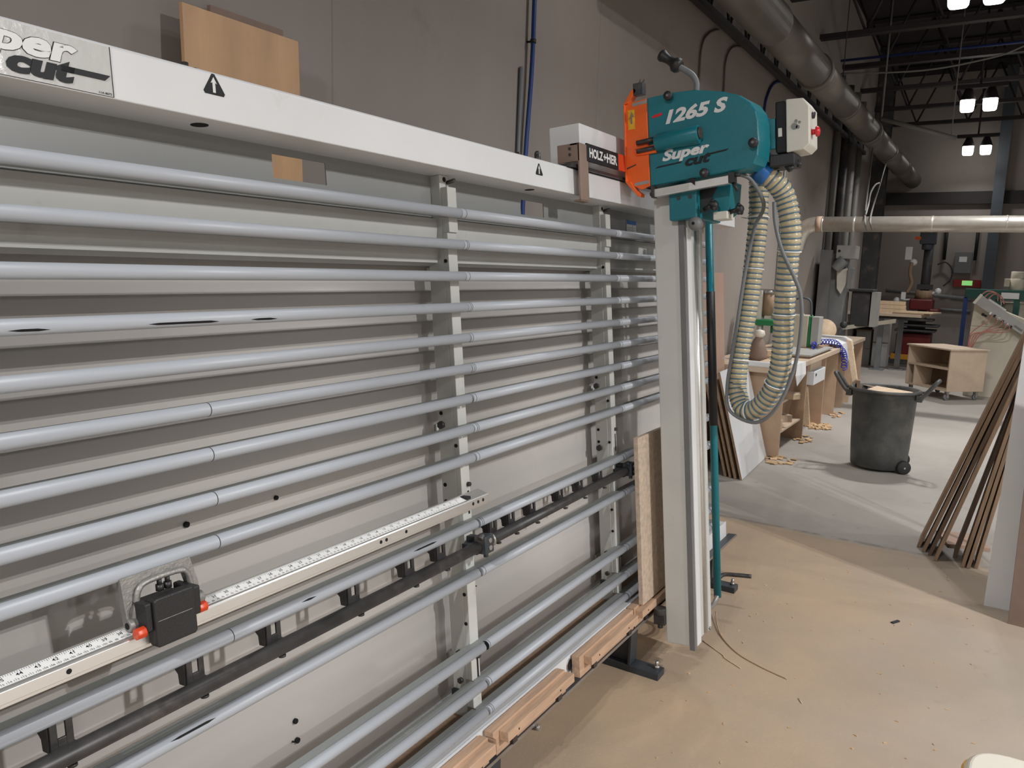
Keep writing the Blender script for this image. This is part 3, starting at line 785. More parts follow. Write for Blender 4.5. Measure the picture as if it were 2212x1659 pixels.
support(2.800, 3.300, 2.810, 3.290, 'hardwood support block under the upright particle board strip', zb=0.302)

# ------------------------------------------------------------------ particle board strip standing on the ledge
m = MB(); m.box(2.845, 3.32, -0.081, -0.062, 0.3025, 0.992)
m.v = [tuple(saw_pt(*v)) for v in m.v]
solo(m, 'particle_board_strip', 'particle_board', 'narrow particle board offcut standing on the ledge behind the saw column', 'board', bevel=0.001)

# ================================================================== SAW COLUMN (slides along the frame)
colm = saw_thing('saw_guide_column', 'tall pale grey guide column of the saw standing in front of the support rails', 'saw column', (3.05, -0.20, 0.11))
m = MB(); m.prism([(2.95, -0.135), (3.155, -0.135), (3.155, -0.235), (2.95, -0.235)], lambda u, v, w_: (u, v, w_), 0.115, 2.02)
build(m, 'column_body', 'grey_white_paint', colm, 0.004)
m = MB(); m.box(2.948, 2.968, -0.258, -0.2352, 0.100, 1.985); build(m, 'dark_guide_strip', 'box_grey', colm, 0.002)
m = MB(); m.box(2.974, 3.018, -0.262, -0.2352, 0.112, 1.985); build(m, 'front_track', 'white_paint', colm, 0.003)
m = MB(); m.box(3.060, 3.100, -0.246, -0.2352, 0.112, 1.985); build(m, 'front_track', 'grey_white_paint', colm, 0.003)
m = MB(); m.cyl((3.105, -0.246, 0.12), (3.105, -0.246, 1.98), 0.010, 16); build(m, 'guide_rod', 'aluminium', colm)
m = MB(); m.box(3.118, 3.150, -0.262, -0.2352, 0.120, 1.985); build(m, 'front_track', 'grey_white_paint', colm, 0.003)
m = MB(); m.box(3.042, 3.047, -0.2365, -0.2352, 0.70, 1.95); build(m, 'rust_streak', 'mdf_edge', colm)
m = MB(); m.cyl((3.125, -0.262, 0.132), (3.125, -0.268, 0.132), 0.008, 8); build(m, 'end_bolt', 'raw_steel', colm)
# roller bracket at the foot of the column
m = MB(); m.box(2.935, 3.03, -0.135, -0.086, 0.19, 0.235); m.cyl((2.945, -0.112, 0.235), (2.945, -0.112, 0.262), 0.026, 16); m.cyl((2.945, -0.112, 0.175), (2.945, -0.112, 0.19), 0.012, 8)
build(m, 'guide_roller', 'dark_steel', colm, 0.002)
# balance tube with black sleeve, and its bent hook
m = MB(); m.cyl((3.277, -0.25, 0.215), (3.275, -0.25, 1.87), 0.0165, 18); bt = build(m, 'balance_tube', 'teal_paint', colm)
m = MB(); m.cyl((3.2765, -0.25, 0.985), (3.2757, -0.25, 1.56), 0.0185, 18); build(m, 'black_sleeve', 'black_plastic', bt)
m = MB(); m.tube(spline([(3.15, -0.235, 0.200), (3.20, -0.245, 0.196), (3.245, -0.25, 0.205), (3.275, -0.25, 0.225)], 5), 0.011, 10); build(m, 'bent_hook', 'raw_steel', colm)
# top carriage with dark bracket and badge
m = MB(); m.box(2.56, 3.40, -0.02, 0.105, 2.020, 2.178); build(m, 'carriage_housing', 'white_paint', colm, 0.004)
m = MB(); m.box(2.44, 3.40, -0.042, 0.10, 2.0095, 2.020); build(m, 'carriage_plate', 'dark_steel', colm)
m = MB()
m.box(2.478, 2.486, -0.056, 0.03, 2.030, 2.092); m.box(2.478, 2.545, -0.0565, -0.050, 1.895, 2.092); m.box(2.478, 2.545, -0.0565, -0.028, 1.893, 1.899); m.box(2.478, 2.56, -0.050, -0.020, 2.085, 2.092)
bk = build(m, 'carriage_bracket', 'brown_board', colm, 0.001)
m = MB()
for z in (2.055, 2.075): m.cyl((2.478, -0.02, z), (2.474, -0.02, z), 0.005, 8)
build(m, 'bracket_rivet', 'dark_steel', bk)
m = MB(); m.box(2.535, 2.80, -0.0585, -0.051, 2.036, 2.098); bg = build(m, 'badge', 'ink_black', colm, 0.001)
m = MB(); m.box(2.80, 3.16, -0.0585, -0.051, 2.036, 2.098); build(m, 'red_badge_end', 'red_plastic', colm, 0.001)
m = MB(); zf = -0.0588
m.text('HOLZ', (2.552, zf, 2.050), (1, 0, 0), (0, 0, 1), w=0.112, h=0.034, bold=0.04)
m.text('HER', (2.696, zf, 2.050), (1, 0, 0), (0, 0, 1), w=0.090, h=0.034, bold=0.04)
m.prism([(2.668, 2.0705), (2.676, 2.0705), (2.676, 2.078), (2.682, 2.078), (2.682, 2.0705), (2.70, 2.0705), (2.70, 2.0645), (2.682, 2.0645), (2.682, 2.057), (2.676, 2.057), (2.676, 2.0645), (2.668, 2.0645)], lambda u, v, w_: (u, w_, v), zf - 0.0005, zf + 0.0003)
build(m, 'badge_lettering', 'ink_white', bg)

# ================================================================== SAW UNIT
su = saw_thing('saw_head', 'teal saw head with orange blade guard mounted high on the guide column', 'saw head', (2.95, -0.33, 1.84))
# guard cover: profile in (o, s); face towards -x, chamfered outer corner
gp = [(0.150, 1.971), (0.148, 2.302), (0.240, 2.306), (0.336, 2.299), (0.438, 2.275), (0.500, 2.250), (0.535, 2.222), (0.558, 2.187), (0.566, 2.150), (0.568, 2.080), (0.562, 2.030), (0.548, 2.002), (0.520, 1.989), (0.466, 1.985)]
def inset(poly, d):
    cx = sum(p[0] for p in poly) / len(poly); cz = sum(p[1] for p in poly) / len(poly)
    out = []
    for u, v in poly:
        L = math.hypot(u - cx, v - cz); out.append((u - (u - cx) / L * d, v - (v - cz) / L * d))
    return out
m = MB(); n = len(gp)
lay = [(2.880, inset(gp, 0.006)), (2.884, inset(gp, 0.001)), (2.89, gp), (2.985, [(u + (0.012 if u > 0.5 else 0), v) for u, v in gp])]
vs = []
for X, pl in lay: vs += [(X, -u, v) for u, v in pl]
fs = [tuple(range(n))] + [(k * n + i, (k + 1) * n + i, (k + 1) * n + (i + 1) % n, k * n + (i + 1) % n) for k in range(3) for i in range(n)] + [tuple(range(4 * n - 1, 3 * n - 1, -1))]
m.add(vs, fs)
gd = build(m, 'blade_cover', 'teal_paint', su)
fx = 2.8793
RT, UPV = (0, -1, 0), (0, 0, 1)
m = MB()
m.text('1265 S', (fx, -0.221, 2.1915), (0, -1, 0.05), (0, -0.05, 1), w=0.236, h=0.052, bold=0.045, shear=0.22)
build(m, 'white_lettering', 'ink_white', gd)
m = MB()
m.text('Super', (fx, -0.203, 2.0450), (0, -1, 0.06), (0, -0.06, 1), w=0.183, h=0.052, bold=0.045, shear=0.22)
build(m, 'white_lettering', 'ink_white', gd)
m = MB()
m.text('cut', (fx - 0.0002, -0.292, 2.0260), (0, -1, 0.06), (0, -0.06, 1), w=0.098, h=0.036, bold=0.045, shear=0.22)
m.prism([(0.174, 2.0355), (0.276, 2.0425), (0.282, 2.0485), (0.186, 2.0415)], lambda u, v, w_: (w_, -u, v), fx - 0.0006, fx + 0.0003)
m.prism([(0.372, 2.056), (0.448, 2.0625), (0.460, 2.0695), (0.372, 2.062)], lambda u, v, w_: (w_, -u, v), fx - 0.0006, fx + 0.0003)
build(m, 'black_lettering', 'ink_black', gd)
m = MB(); m.prism([(0.166, 2.228), (0.176, 2.234), (0.206, 2.238), (0.210, 2.232), (0.200, 2.227), (0.172, 2.223)], lambda u, v, w_: (w_, -u, v), fx - 0.0004, fx + 0.0006); build(m, 'red_mark', 'button_red', gd)
for ko, ks in ((0.241, 2.290), (0.551, 2.073), (0.372, 1.991)):
    m = MB(); m.lathe([(0, -0.030), (0.012, -0.030), (0.0165, -0.027), (0.0165, -0.012), (0.012, -0.008), (0.008, 0.0), (0.008, 0.006)], (2.880, -ko, ks), (1, 0, 0), n=16)
    kb = build(m, 'cover_knob', 'black_plastic', su)
    m = MB(); m.disc((2.8498, -ko, ks), (1, 0, 0), 0.005, 10); build(m, 'knob_centre', 'box_grey', kb)
# round latch housing and its two rods
m = MB()
m.tube([(2.866, -0.186, 2.126), (2.866, -0.355, 2.137)], 0.032, 24)
m.box(2.866, 2.881, -0.355, -0.186, 2.100, 2.165)
lh = build(m, 'latch_housing', 'teal_paint', su, 0.004)
m = MB(); m.cyl((2.862, -0.355, 2.137), (2.862, -0.363, 2.1375), 0.022, 16); m.box(2.850, 2.860, -0.366, -0.357, 2.12, 2.15); build(m, 'latch_end_plate', 'dark_steel', lh)
for dz in (0.016, -0.016):
    m = MB(); m.cyl((2.866, -0.108, 2.122 + dz), (2.866, -0.19, 2.127 + dz), 0.0095, 12); build(m, 'latch_rod', 'dark_steel', su)
# orange guard
m = MB()
og = [(0.056, 2.292), (0.148, 2.300), (0.152, 1.973), (0.118, 1.962), (0.054, 1.998)]
m.prism(og, lambda u, v, w_: (w_, -u, v), 2.876, 2.884)
m.prism([(0.056, 2.292), (0.090, 2.338), (0.104, 2.344), (0.112, 2.334), (0.098, 2.318), (0.074, 2.292)], lambda u, v, w_: (w_, -u, v), 2.868, 2.906)
m.prism([(0.054, 1.998), (0.104, 1.938), (0.116, 1.934), (0.118, 1.946), (0.098, 1.962), (0.076, 1.998)], lambda u, v, w_: (w_, -u, v), 2.868, 2.906)
m.prism([(0.054, 1.998), (0.056, 2.292), (0.062, 2.292), (0.060, 1.998)], lambda u, v, w_: (w_, -u, v), 2.868, 3.00)
m.box(2.868, 2.878, -0.185, -0.100, 2.092, 2.104); m.tube([(2.872, -0.098, 2.106), (2.872, -0.190, 2.112)], 0.013, 12)
org = build(m, 'orange_guard', 'orange_paint', su, 0.0015)
for za in (2.283, 1.983):
    m = MB(); m.slab((2.8752, -0.090, za - 0.004), (0, -0.060, 0.004), (0, 0, 0.012), (0.0008, 0, 0)); build(m, 'bare_stripe', 'raw_steel', org)
m = MB(); m.box(2.8752, 2.876, -0.099, -0.071, 2.195, 2.268); ys = build(m, 'warning_sticker', 'sticker_yellow', org)
m = MB(); m.prism([(0.074, 2.232), (0.086, 2.262), (0.097, 2.240), (0.089, 2.240), (0.089, 2.215), (0.081, 2.215), (0.081, 2.236)], lambda u, v, w_: (w_, -u, v), 2.8748, 2.8755); build(m, 'sticker_print', 'mdf_edge', ys)
m = MB(); m.prism([(0.060, 2.052), (0.098, 2.062), (0.098, 2.058), (0.060, 2.046)], lambda u, v, w_: (w_, -u, v), 2.8748, 2.8762); build(m, 'cut_mark', 'dark_steel', org)
m = MB(); m.box(2.868, 2.900, -0.138, -0.098, 2.318, 2.362); m.tube([(2.884, -0.118, 2.36), (2.884, -0.124, 2.378)], 0.003, 6); m.tube([(2.884, -0.130, 2.36), (2.884, -0.140, 2.374)], 0.003, 6)
cl = build(m, 'black_clip', 'dark_paint', su, 0.003)
cl.rotation_euler = (0, 0, 0)
# handle
m = MB(); m.tube(spline([(2.90, -0.335, 2.285), (2.90, -0.338, 2.325), (2.90, -0.322, 2.358), (2.90, -0.285, 2.388), (2.90, -0.262, 2.405)], 6), 0.011, 12); hb = build(m, 'handle_bar', 'cable_grey', su)
m = MB()
ax = Vector((0, 0.055, 0.045)).normalized()
m.lathe([(0.0, -0.006), (0.020, -0.006), (0.028, 0.004), (0.028, 0.018), (0.018, 0.030), (0.0155, 0.05), (0.019, 0.070), (0.023, 0.080), (0.020, 0.090), (0.0, 0.093)], (2.90, -0.272, 2.398), ax, n=18); build(m, 'handle_grip', 'black_plastic', hb)
# scribing rail below the cover
m = MB(); m.slab((2.872, -0.170, 1.928), (0, -0.288, 0.016), (0, 0, 0.030), (0.03, 0, 0)); sr = build(m, 'scribing_rail', 'aluminium', su, 0.002)
m = MB(); m.slab((2.8705, -0.178, 1.934), (0, -0.130, 0.007), (0, 0, 0.020), (0.0016, 0, 0)); build(m, 'worn_scale', 'grey_white_paint', sr)
m = MB(); m.prism([(0.306, 1.978), (0.332, 1.980), (0.332, 1.952)], lambda u, v, w_: (w_, -u, v), 2.866, 2.8715); build(m, 'black_pointer', 'ink_black', sr)
m = MB(); m.box(2.866, 2.90, -0.172, -0.160, 1.926, 1.968); m.cyl((2.885, -0.150, 1.942), (2.885, -0.160, 1.942), 0.008, 10); build(m, 'end_clamp', 'dark_steel', sr)
m = MB(); m.box(2.865, 2.905, -0.478, -0.458, 1.946, 1.982); m.cyl((2.885, -0.468, 1.95), (2.885, -0.486, 1.915), 0.006, 8); m.cyl((2.885, -0.47, 1.975), (2.885, -0.495, 1.972), 0.008, 8); build(m, 'black_catch', 'black_plastic', sr)
# carriage that grips the column
m = MB(); m.box(2.949, 3.20, -0.325, -0.262, 1.835, 1.945); m.box(2.905, 2.949, -0.325, -0.215, 1.835, 1.945)
cg = build(m, 'teal_carriage', 'teal_paint', su, 0.006)
for ko in (0.255, 0.30):
    m = MB(); m.cyl((2.905, -ko, 1.918), (2.902, -ko, 1.918), 0.008, 10); build(m, 'carriage_bolt', 'dark_steel', cg)
m = MB(); m.prism([(0.325, 1.955), (0.44, 1.965), (0.43, 1.860), (0.395, 1.835), (0.375, 1.90), (0.345, 1.955)], lambda u, v, w_: (w_, -u, v), 2.96, 3.10); build(m, 'carriage_web', 'teal_paint', su, 0.003)
m = MB(); m.prism([(0.325, 1.95), (0.395, 1.96), (0.350, 1.88), (0.340, 1.86), (0.325, 1.86)], lambda u, v, w_: (w_, -u, v), 2.95, 2.958); build(m, 'dark_gusset', 'black_plastic', su)
m = MB(); m.lathe([(0, -0.05), (0.010, -0.05), (0.022, -0.044), (0.026, -0.03), (0.026, -0.015), (0.018, 0.0), (0.018, 0.04)], (2.93, -0.318, 1.815), (1, 0, 0.0), n=20); rl = build(m, 'eccentric_roller', 'box_grey', su)
m = MB(); m.disc((2.8795, -0.318, 1.815), (1, 0, 0), 0.006, 10); build(m, 'roller_bore', 'hole_black', rl)
def wingknob(c, ax, k=1.0):
    c = Vector(c); ax = Vector(ax).normalized()
    m = MB(); m.cyl(c, c + ax * 0.035 * k, 0.009, 10)
    e1 = ax.cross(Vector((1, 0, 0))).normalized(); e2 = ax.cross(e1)
    m.lathe([(0.0, 0.0), (0.016, 0.0), (0.016, 0.018), (0.009, 0.024), (0, 0.024)], c + ax * 0.035 * k, ax, n=12)
    for q in range(5):
        a = 2 * PI * q / 5; d = e1 * math.cos(a) + e2 * math.sin(a)
        m.ball(c + ax * 0.044 * k + d * 0.016, 0.0085, 8)
    return build(m, 'star_knob', 'black_plastic', su)
wingknob((2.93, -0.345, 1.868), (-0.25, -1, 0.25)); wingknob((2.98, -0.425, 1.852), (-0.25, -1, 0.15), 1.0)
m = MB(); m.box(2.94, 3.02, -0.43, -0.375, 1.825, 1.855); build(m, 'clamp_block', 'cream_plastic', su, 0.004)
# motor and switch box
m = MB(); m.lathe([(0, 0.0), (0.10, 0.0), (0.108, 0.012), (0.108, 0.26), (0.095, 0.28), (0, 0.28)], (2.985, -0.468, 2.125), (1, 0, 0), n=28)
m.box(3.00, 3.15, -0.594, -0.52, 2.065, 2.175)
build(m, 'motor', 'teal_paint', su, 0.003)
m = MB(); m.box(3.0, 3.14, -0.632, -0.5945, 2.048, 2.232); sb = build(m, 'switch_box_back', 'ink_black', su, 0.006)
m = MB()
pr = [(0.633, 2.046), (0.633, 2.234), (0.693, 2.229), (0.713, 2.198), (0.713, 2.066), (0.693, 2.049)]
m.prism(pr, lambda u, v, w_: (w_, -u, v), 2.998, 3.142); build(m, 'switch_box_cover', 'cream_plastic', su, 0.004)
m = MB(); m.cyl((3.04, -0.713, 2.112), (3.04, -0.728, 2.112), 0.010, 14); m.lathe([(0.012, 0), (0.0185, 0.002), (0.0185, 0.010), (0.010, 0.015), (0, 0.015)], (3.04, -0.726, 2.112), (0, -1, 0), n=16); build(m, 'stop_button', 'button_red', su)
m = MB(); m.cyl((3.05, -0.708, 2.175), (3.05, -0.722, 2.172), 0.012, 12); build(m, 'start_button', 'dark_steel', su)
m = MB()
for (u, v, r_) in ((0.662, 2.134, 0.012), (0.674, 2.130, 0.007), (0.668, 2.152, 0.006), (0.680, 2.146, 0.005)): m.disc((2.9975, -u, v), (1, 0, 0), r_, 9)
build(m, 'oil_stain', 'machine_grey', sb)
m = MB(); m.box(2.994, 3.0, -0.618, -0.606, 2.105, 2.135); build(m, 'box_latch', 'cream_plastic', sb)
m = MB(); m.box(3.0, 3.12, -0.66, -0.57, 2.0, 2.045); m.cyl((3.03, -0.62, 2.02), (3.03, -0.645, 1.985), 0.014, 12); m.cyl((3.06, -0.655, 2.02), (3.06, -0.668, 2.0), 0.011, 10); build(m, 'cable_gland', 'black_plastic', su, 0.005)

# ================================================================== SUCTION HOSE
hose_path = [(3.03, -0.520, 2.005), (3.06, -0.575, 1.955), (3.09, -0.606, 1.895), (3.10, -0.622, 1.780), (3.11, -0.610, 1.66), (3.12, -0.598, 1.56), (3.13, -0.585, 1.43), (3.14, -0.575, 1.325), (3.16, -0.555, 1.22), (3.18, -0.515, 1.135), (3.20, -0.455, 1.072), (3.22, -0.405, 1.062), (3.24, -0.375, 1.10), (3.25, -0.363, 1.17), (3.26, -0.378, 1.31), (3.27, -0.405, 1.46), (3.28, -0.425, 1.606), (3.29, -0.445, 1.78), (3.30, -0.452, 1.915), (3.30, -0.455, 2.06)]
hs = saw_thing('suction_hose', 'cream ribbed dust suction hose hanging in a loop from the saw head', 'hose', (3.2, -0.45, 1.03))
fine = resample(spline(hose_path, 12), 0.0055)
rad = [0.0375 + 0.0028 * math.cos(2 * PI * i / 4.0 + PI) for i in range(len(fine))]
build(MB().tube(fine, rad, 22), 'hose_body', 'hose_cream', hs)
m = MB()
for i in range(4, len(fine) - 4, 4):
    t = (fine[i + 1] - fine[i - 1]).normalized(); c = fine[i]
    u = (Vector((0, 0, 1)) - t * t.z)
    u = u.normalized() if u.length > 1e-3 else Vector((0, 1, 0))
    vv = t.cross(u)
    ring = [c + (u * math.cos(a) + vv * math.sin(a)) * 0.0382 + t * 0.006 * (a / (2 * PI) - 0.5) for a in [2 * PI * q / 18 for q in range(19)]]
    m.tube(ring, 0.0024, 6, caps=False)
build(m, 'reinforcing_spiral', 'hose_rib', hs)
build(MB().tube(fine[0:9], 0.0425, 22), 'blue_cuff', 'hose_cuff', hs)
cable = spline([(2.96, -0.47, 1.985), (2.99, -0.505, 1.965), (3.05, -0.53, 1.90), (3.12, -0.515, 1.86), (3.19, -0.462, 1.80), (3.20, -0.418, 1.62), (3.20, -0.388, 1.45), (3.20, -0.364, 1.32), (3.20, -0.336, 1.16), (3.19, -0.350, 1.06), (3.17, -0.46, 1.020), (3.15, -0.55, 1.09), (3.13, -0.62, 1.24), (3.10, -0.655, 1.40), (3.08, -0.660, 1.52), (3.06, -0.64, 1.60), (3.05, -0.60, 1.70), (3.05, -0.578, 1.80), (3.05, -0.575, 1.88)], 6)
m = MB().tube([saw_pt(*p) for p in cable], 0.0075, 8)
solo(m, 'power_cable', 'cable_grey', 'thin grey power cable tied along the cream suction hose', 'cable')
for k, (frac, dx) in enumerate(((0.17, 0), (0.285, 0), (0.42, 0), (0.505, 0), (0.62, 0), (0.80, 0), (0.90, 0))):
    i = int(frac * (len(fine) - 1)); t = (fine[i + 1] - fine[i - 1]).normalized(); c = fine[i]
    u = (Vector((1, 0, 0)) - t * t.x).normalized(); vv = t.cross(u)
    ring = [c + (u * math.cos(a) + vv * math.sin(a)) * 0.0425 for a in [2 * PI * q / 18 for q in range(19)]]
    m = MB().tube(ring, 0.0028, 6, caps=False)
    e = c + vv * 0.0425
    m.tube([e, e + Vector((-0.02, -0.035 if k % 2 else 0.02, 0.004))], 0.002, 5)
    build(m, 'cable_tie', 'tie_white', hs)

# ================================================================== BACKGROUND ALONG THE WALL
# boards leaning on the wall above the saw
m = MB(); m.slab((1.645, 2.215, 0.0), (0.483, 0, 0), (0, 0.085, 2.452), (0, 0.018, 0)); solo(m, 'plywood_sheet', 'plywood_birch', 'orange-tan birch plywood sheet standing behind the top beam of the saw', 'plywood', bevel=0.001)
m = MB(); m.slab((1.795, 2.31, 0.0), (0.315, 0, 0), (0, 0.05, 2.495), (0, 0.018, 0)); solo(m, 'brown_board', 'brown_board', 'brown board rising just above the plywood sheet it stands behind', 'board', bevel=0.001)
# blue air drop
m = MB(); m.tube(spline([(3.86, 2.37, 1.2), (3.862, 2.37, 1.9), (3.872, 2.368, 2.3), (3.898, 2.362, 2.75), (3.90, 2.36, 3.2), (3.90, 2.36, 5.0)], 6), 0.013, 10)
bp_ = thing('blue_air_pipe', 'blue compressed air pipe dropping down the concrete wall behind the saw', 'pipe', (3.9, 2.37, 1.2))
build(m, 'pipe', 'blue_pipe', bp_)
m = MB(); m.cyl((3.90, 2.36, 2.90), (3.90, 2.40, 2.90), 0.006, 8); m.lathe([(0.0135, -0.01), (0.017, -0.01), (0.017, 0.01), (0.0135, 0.01)], (3.90, 2.36, 2.90), n=12); build(m, 'pipe_clip', 'black_plastic', bp_)
m = MB(); m.cyl((3.80, 2.385, 1.2), (3.825, 2.385, 2.75), 0.011, 10); solo(m, 'grey_conduit', 'cable_grey', 'grey conduit beside the blue air pipe on the wall', 'conduit')
# wires on the wall above the saw head
def wire(pts, r, mt, label):
    m = MB().tube(spline(pts, 6), r, 6); return solo(m, 'wall_wire', mt, label, 'wire')
wire([(7.12, 2.385, 3.80), (6.86, 2.385, 3.70), (6.70, 2.385, 3.55), (6.69, 2.385, 3.2), (6.70, 2.385, 2.2)], 0.009, 'duct_dark', 'dark wire on the wall directly behind the saw handle')
wire([(7.80, 2.385, 3.82), (7.52, 2.385, 3.74), (7.37, 2.385, 3.59), (7.37, 2.385, 3.3), (7.38, 2.385, 2.2)], 0.009, 'duct_dark', 'second dark wire on the wall, right of the one behind the saw handle')
wire([(9.45, 2.385, 3.84), (9.1, 2.385, 3.75), (8.87, 2.385, 3.58), (8.79, 2.385, 3.35), (8.75, 2.385, 2.4)], 0.013, 'ceiling_blue', 'navy hose curving down the wall from below the big duct')

# main duct
dk = thing('main_duct', 'large grey round extraction duct running along the left wall under the ceiling', 'duct', (10, 1.9, 3.62))
DY, DZ, DR = 1.895, 3.76, 0.165
xs = [4.6, 7.0, 8.80, 10.6, 12.55, 14.6, 16.6, 19.0]
for i, (a, b) in enumerate(zip(xs, xs[1:])):
    r_ = DR * (1.06 if i == 0 else 1.0 if i < 3 else 0.97)
    m = MB(); m.cyl((a, DY, DZ), (b, DY, DZ), r_, 32); build(m, 'duct_section', 'duct_steel', dk)
for i, a in enumerate(xs[1:-1]):
    k = 1.13 if i in (1, 3) else 1.035
    m = MB(); m.lathe([(DR * 0.98, -0.045), (DR * k, -0.045), (DR * k, 0.045), (DR * 0.98, 0.045)], (a, DY, DZ), (1, 0, 0), n=32)
    build(m, 'joint_collar', 'duct_steel', dk)
for a in (6.6, 10.2, 13.4):
    m = MB(); m.cyl((a, DY - 0.02, DZ + 0.16), (a, DY - 0.02, CEIL_Z), 0.006, 6); build(m, 'hanger_rod', 'roof_steel', dk)
# branch duct across the aisle
bd = thing('branch_duct', 'bright galvanised branch duct crossing the aisle at head height', 'duct', (9.9, 0.5, 2.18))
m = MB(); m.cyl((9.9, 1.96, 2.275), (9.9, -3.2, 2.265), 0.088, 28); build(m, 'straight_duct', 'duct_bright', bd)
m = MB()
for y in (1.9, 1.55, 0.75, 0.05): m.lathe([(0.087, -0.012), (0.0905, -0.008), (0.0905, 0.008), (0.087, 0.012)], (9.9, y, 2.2745), (0, 1, 0), n=28)
build(m, 'seam_band', 'duct_bright', bd)
m = MB(); m.tube(spline([(9.9, 1.955, 2.275), (9.9, 2.03, 2.265), (9.9, 2.10, 2.22), (9.91, 2.15, 2.12), (9.93, 2.19, 1.98)], 5), 0.09, 24); el = build(m, 'elbow', 'duct_bright', bd)
m = MB(); m.lathe([(0.086, -0.03), (0.094, -0.03), (0.094, 0.03), (0.086, 0.03)], (9.9, 1.94, 2.275), (0, 1, 0), n=28); build(m, 'foil_tape', 'mdf_pink', bd)
m = MB(); m.tube(spline([(9.93, 2.19, 1.98), (9.98, 2.22, 1.75), (10.05, 2.25, 1.45), (10.1, 2.26, 1.0)], 5), 0.06, 18); build(m, 'drop_duct', 'duct_bright', bd)
def strap(x0, y1, label):
    m = MB(); m.tube(spline([(x0, 1.91, 3.605), ((x0 + 9.8) / 2, (1.91 + y1) / 2, 2.98), (9.80, y1, 2.36), (9.80, y1 - 0.03, 2.20)], 6), 0.010, 6)
    return solo(m, 'hanger_strap', 'strap_dull', label, 'strap', 'straps holding the branch duct')
strap(13.2, 1.43, 'left grey strap holding the bright branch duct, with a curled tail')
strap(14.8, 1.37, 'right grey strap slanting up from the bright branch duct')
m = MB(); m.tube(spline([(9.80, 1.425, 2.37), (9.90, 1.42, 2.50), (9.90, 1.41, 2.62), (9.90, 1.37, 2.71), (9.90, 1.325, 2.735)], 5), 0.010, 6); solo(m, 'strap_tail', 'strap_dull', 'curled loose strap end between the two straps of the branch duct', 'strap')
m = MB(); m.tube([(12.0, 1.66, 3.82), (12.0, 0.74, 3.51)], 0.03, 10); m.tube([(12.0, 1.66, 3.82), (12.0, 1.66, CEIL_Z)], 0.012, 6); m.tube([(12.0, 0.80, 3.53), (12.0, 0.80, CEIL_Z)], 0.008, 6); solo(m, 'hanging_bar', 'strap_dull', 'slanted bare bar hanging in the dark below the roof joists', 'bar')
m = MB(); m.tube([(12.25, 2.3, 4.70), (12.3, -5, 4.71)], 0.018, 8); solo(m, 'ceiling_air_line', 'ceiling_blue', 'dark blue air line running across under the roof joists', 'pipe')
m = MB(); m.tube(spline([(11.8, 2.2, 4.42), (11.8, 1.2, 4.36), (11.8, 0.4, 4.44), (11.8, -0.5, 4.62), (11.8, -4, 4.7)], 6), 0.012, 6); solo(m, 'ceiling_cable', 'strap_dull', 'sagging pale cable slung beneath the roof joists', 'cable')
# conduits near the far corner
for y, x, r_, mt, l in ((2.34, 12.7, 0.05, 'strap_dull', 'pale grey vertical conduit on the wall just behind the grey wall machine'), (2.34, 13.4, 0.06, 'machine_dark', 'dark vertical conduit on the wall, left of the thick pale one'),
                        (2.33, 13.95, 0.07, 'strap_dull', 'thick pale grey vertical conduit on the wall beyond the grey machine'), (2.34, 14.7, 0.055, 'strap_dull', 'last pale conduit on the wall before the dark steel column')):
    m = MB(); m.cyl((x, y, 0), (x, y, 4.6), r_, 14); solo(m, 'wall_conduit', mt, l, 'conduit', 'vertical conduits in the far left corner')

# tall MDF sheet and leaning offcuts
m = MB(); m.slab((6.55, 2.06, 0.0), (0.60, 0, 0), (0, 0.14, 1.665), (0, 0.016, 0)); solo(m, 'tall_board', 'mdf_pink', 'tall pinkish fibreboard sheet leaning on the wall behind the hose', 'board', bevel=0.001)
offs = [(6.216, 1.641, 0.97, 0.895, 'melamine', 'white-faced offcut board in front of the leaning stack by the bench'),
        (6.225, 1.693, 0.90, 0.82, 'mdf', 'brown fibreboard offcut right behind the white-faced board of the leaning stack'),
        (6.24, 1.737, 0.90, 0.72, 'mdf_pale', 'pale offcut board third back in the leaning stack by the bench'),
        (6.25, 1.782, 0.86, 0.83, 'mdf', 'rearmost fibreboard offcut of the leaning stack by the bench')]
for i, (x, y, L, h, mt, lab) in enumerate(offs):
    lean = Vector((0, 0.272, 0.962))
    m = MB(); m.slab((x, y, 0.0), (L, 0.05, 0), lean * h, Vector((0, 0.962, -0.272)) * 0.018)
    zmin = min(v[2] for v in m.v); m.v = [(a, b, c - zmin) for a, b, c in m.v]
    t = thing('leaning_offcut', lab, 'board', (x + L / 2, y, 0), None, 'offcut boards leaning beside the bench')
    build(m, 'sheet', [mt], t)
    m = MB(); m.slab((x - 0.0015, y, 0.0), (0.0015, 0, 0), lean * h, Vector((0, 0.962, -0.272)) * 0.018)
    m.v = [(a, b, c - zmin) for a, b, c in m.v]
    build(m, 'raw_edge', 'mdf_edge', t)
# boards seen between column and tube
m = MB(); m.slab((5.75, 1.93, 0.0), (0.35, 0.0, 0), (0, 0.20, 0.95), (0, 0.018, 0)); solo(m, 'white_board', 'melamine', 'white panel leaning on the wall, glimpsed between column and teal tube', 'board')

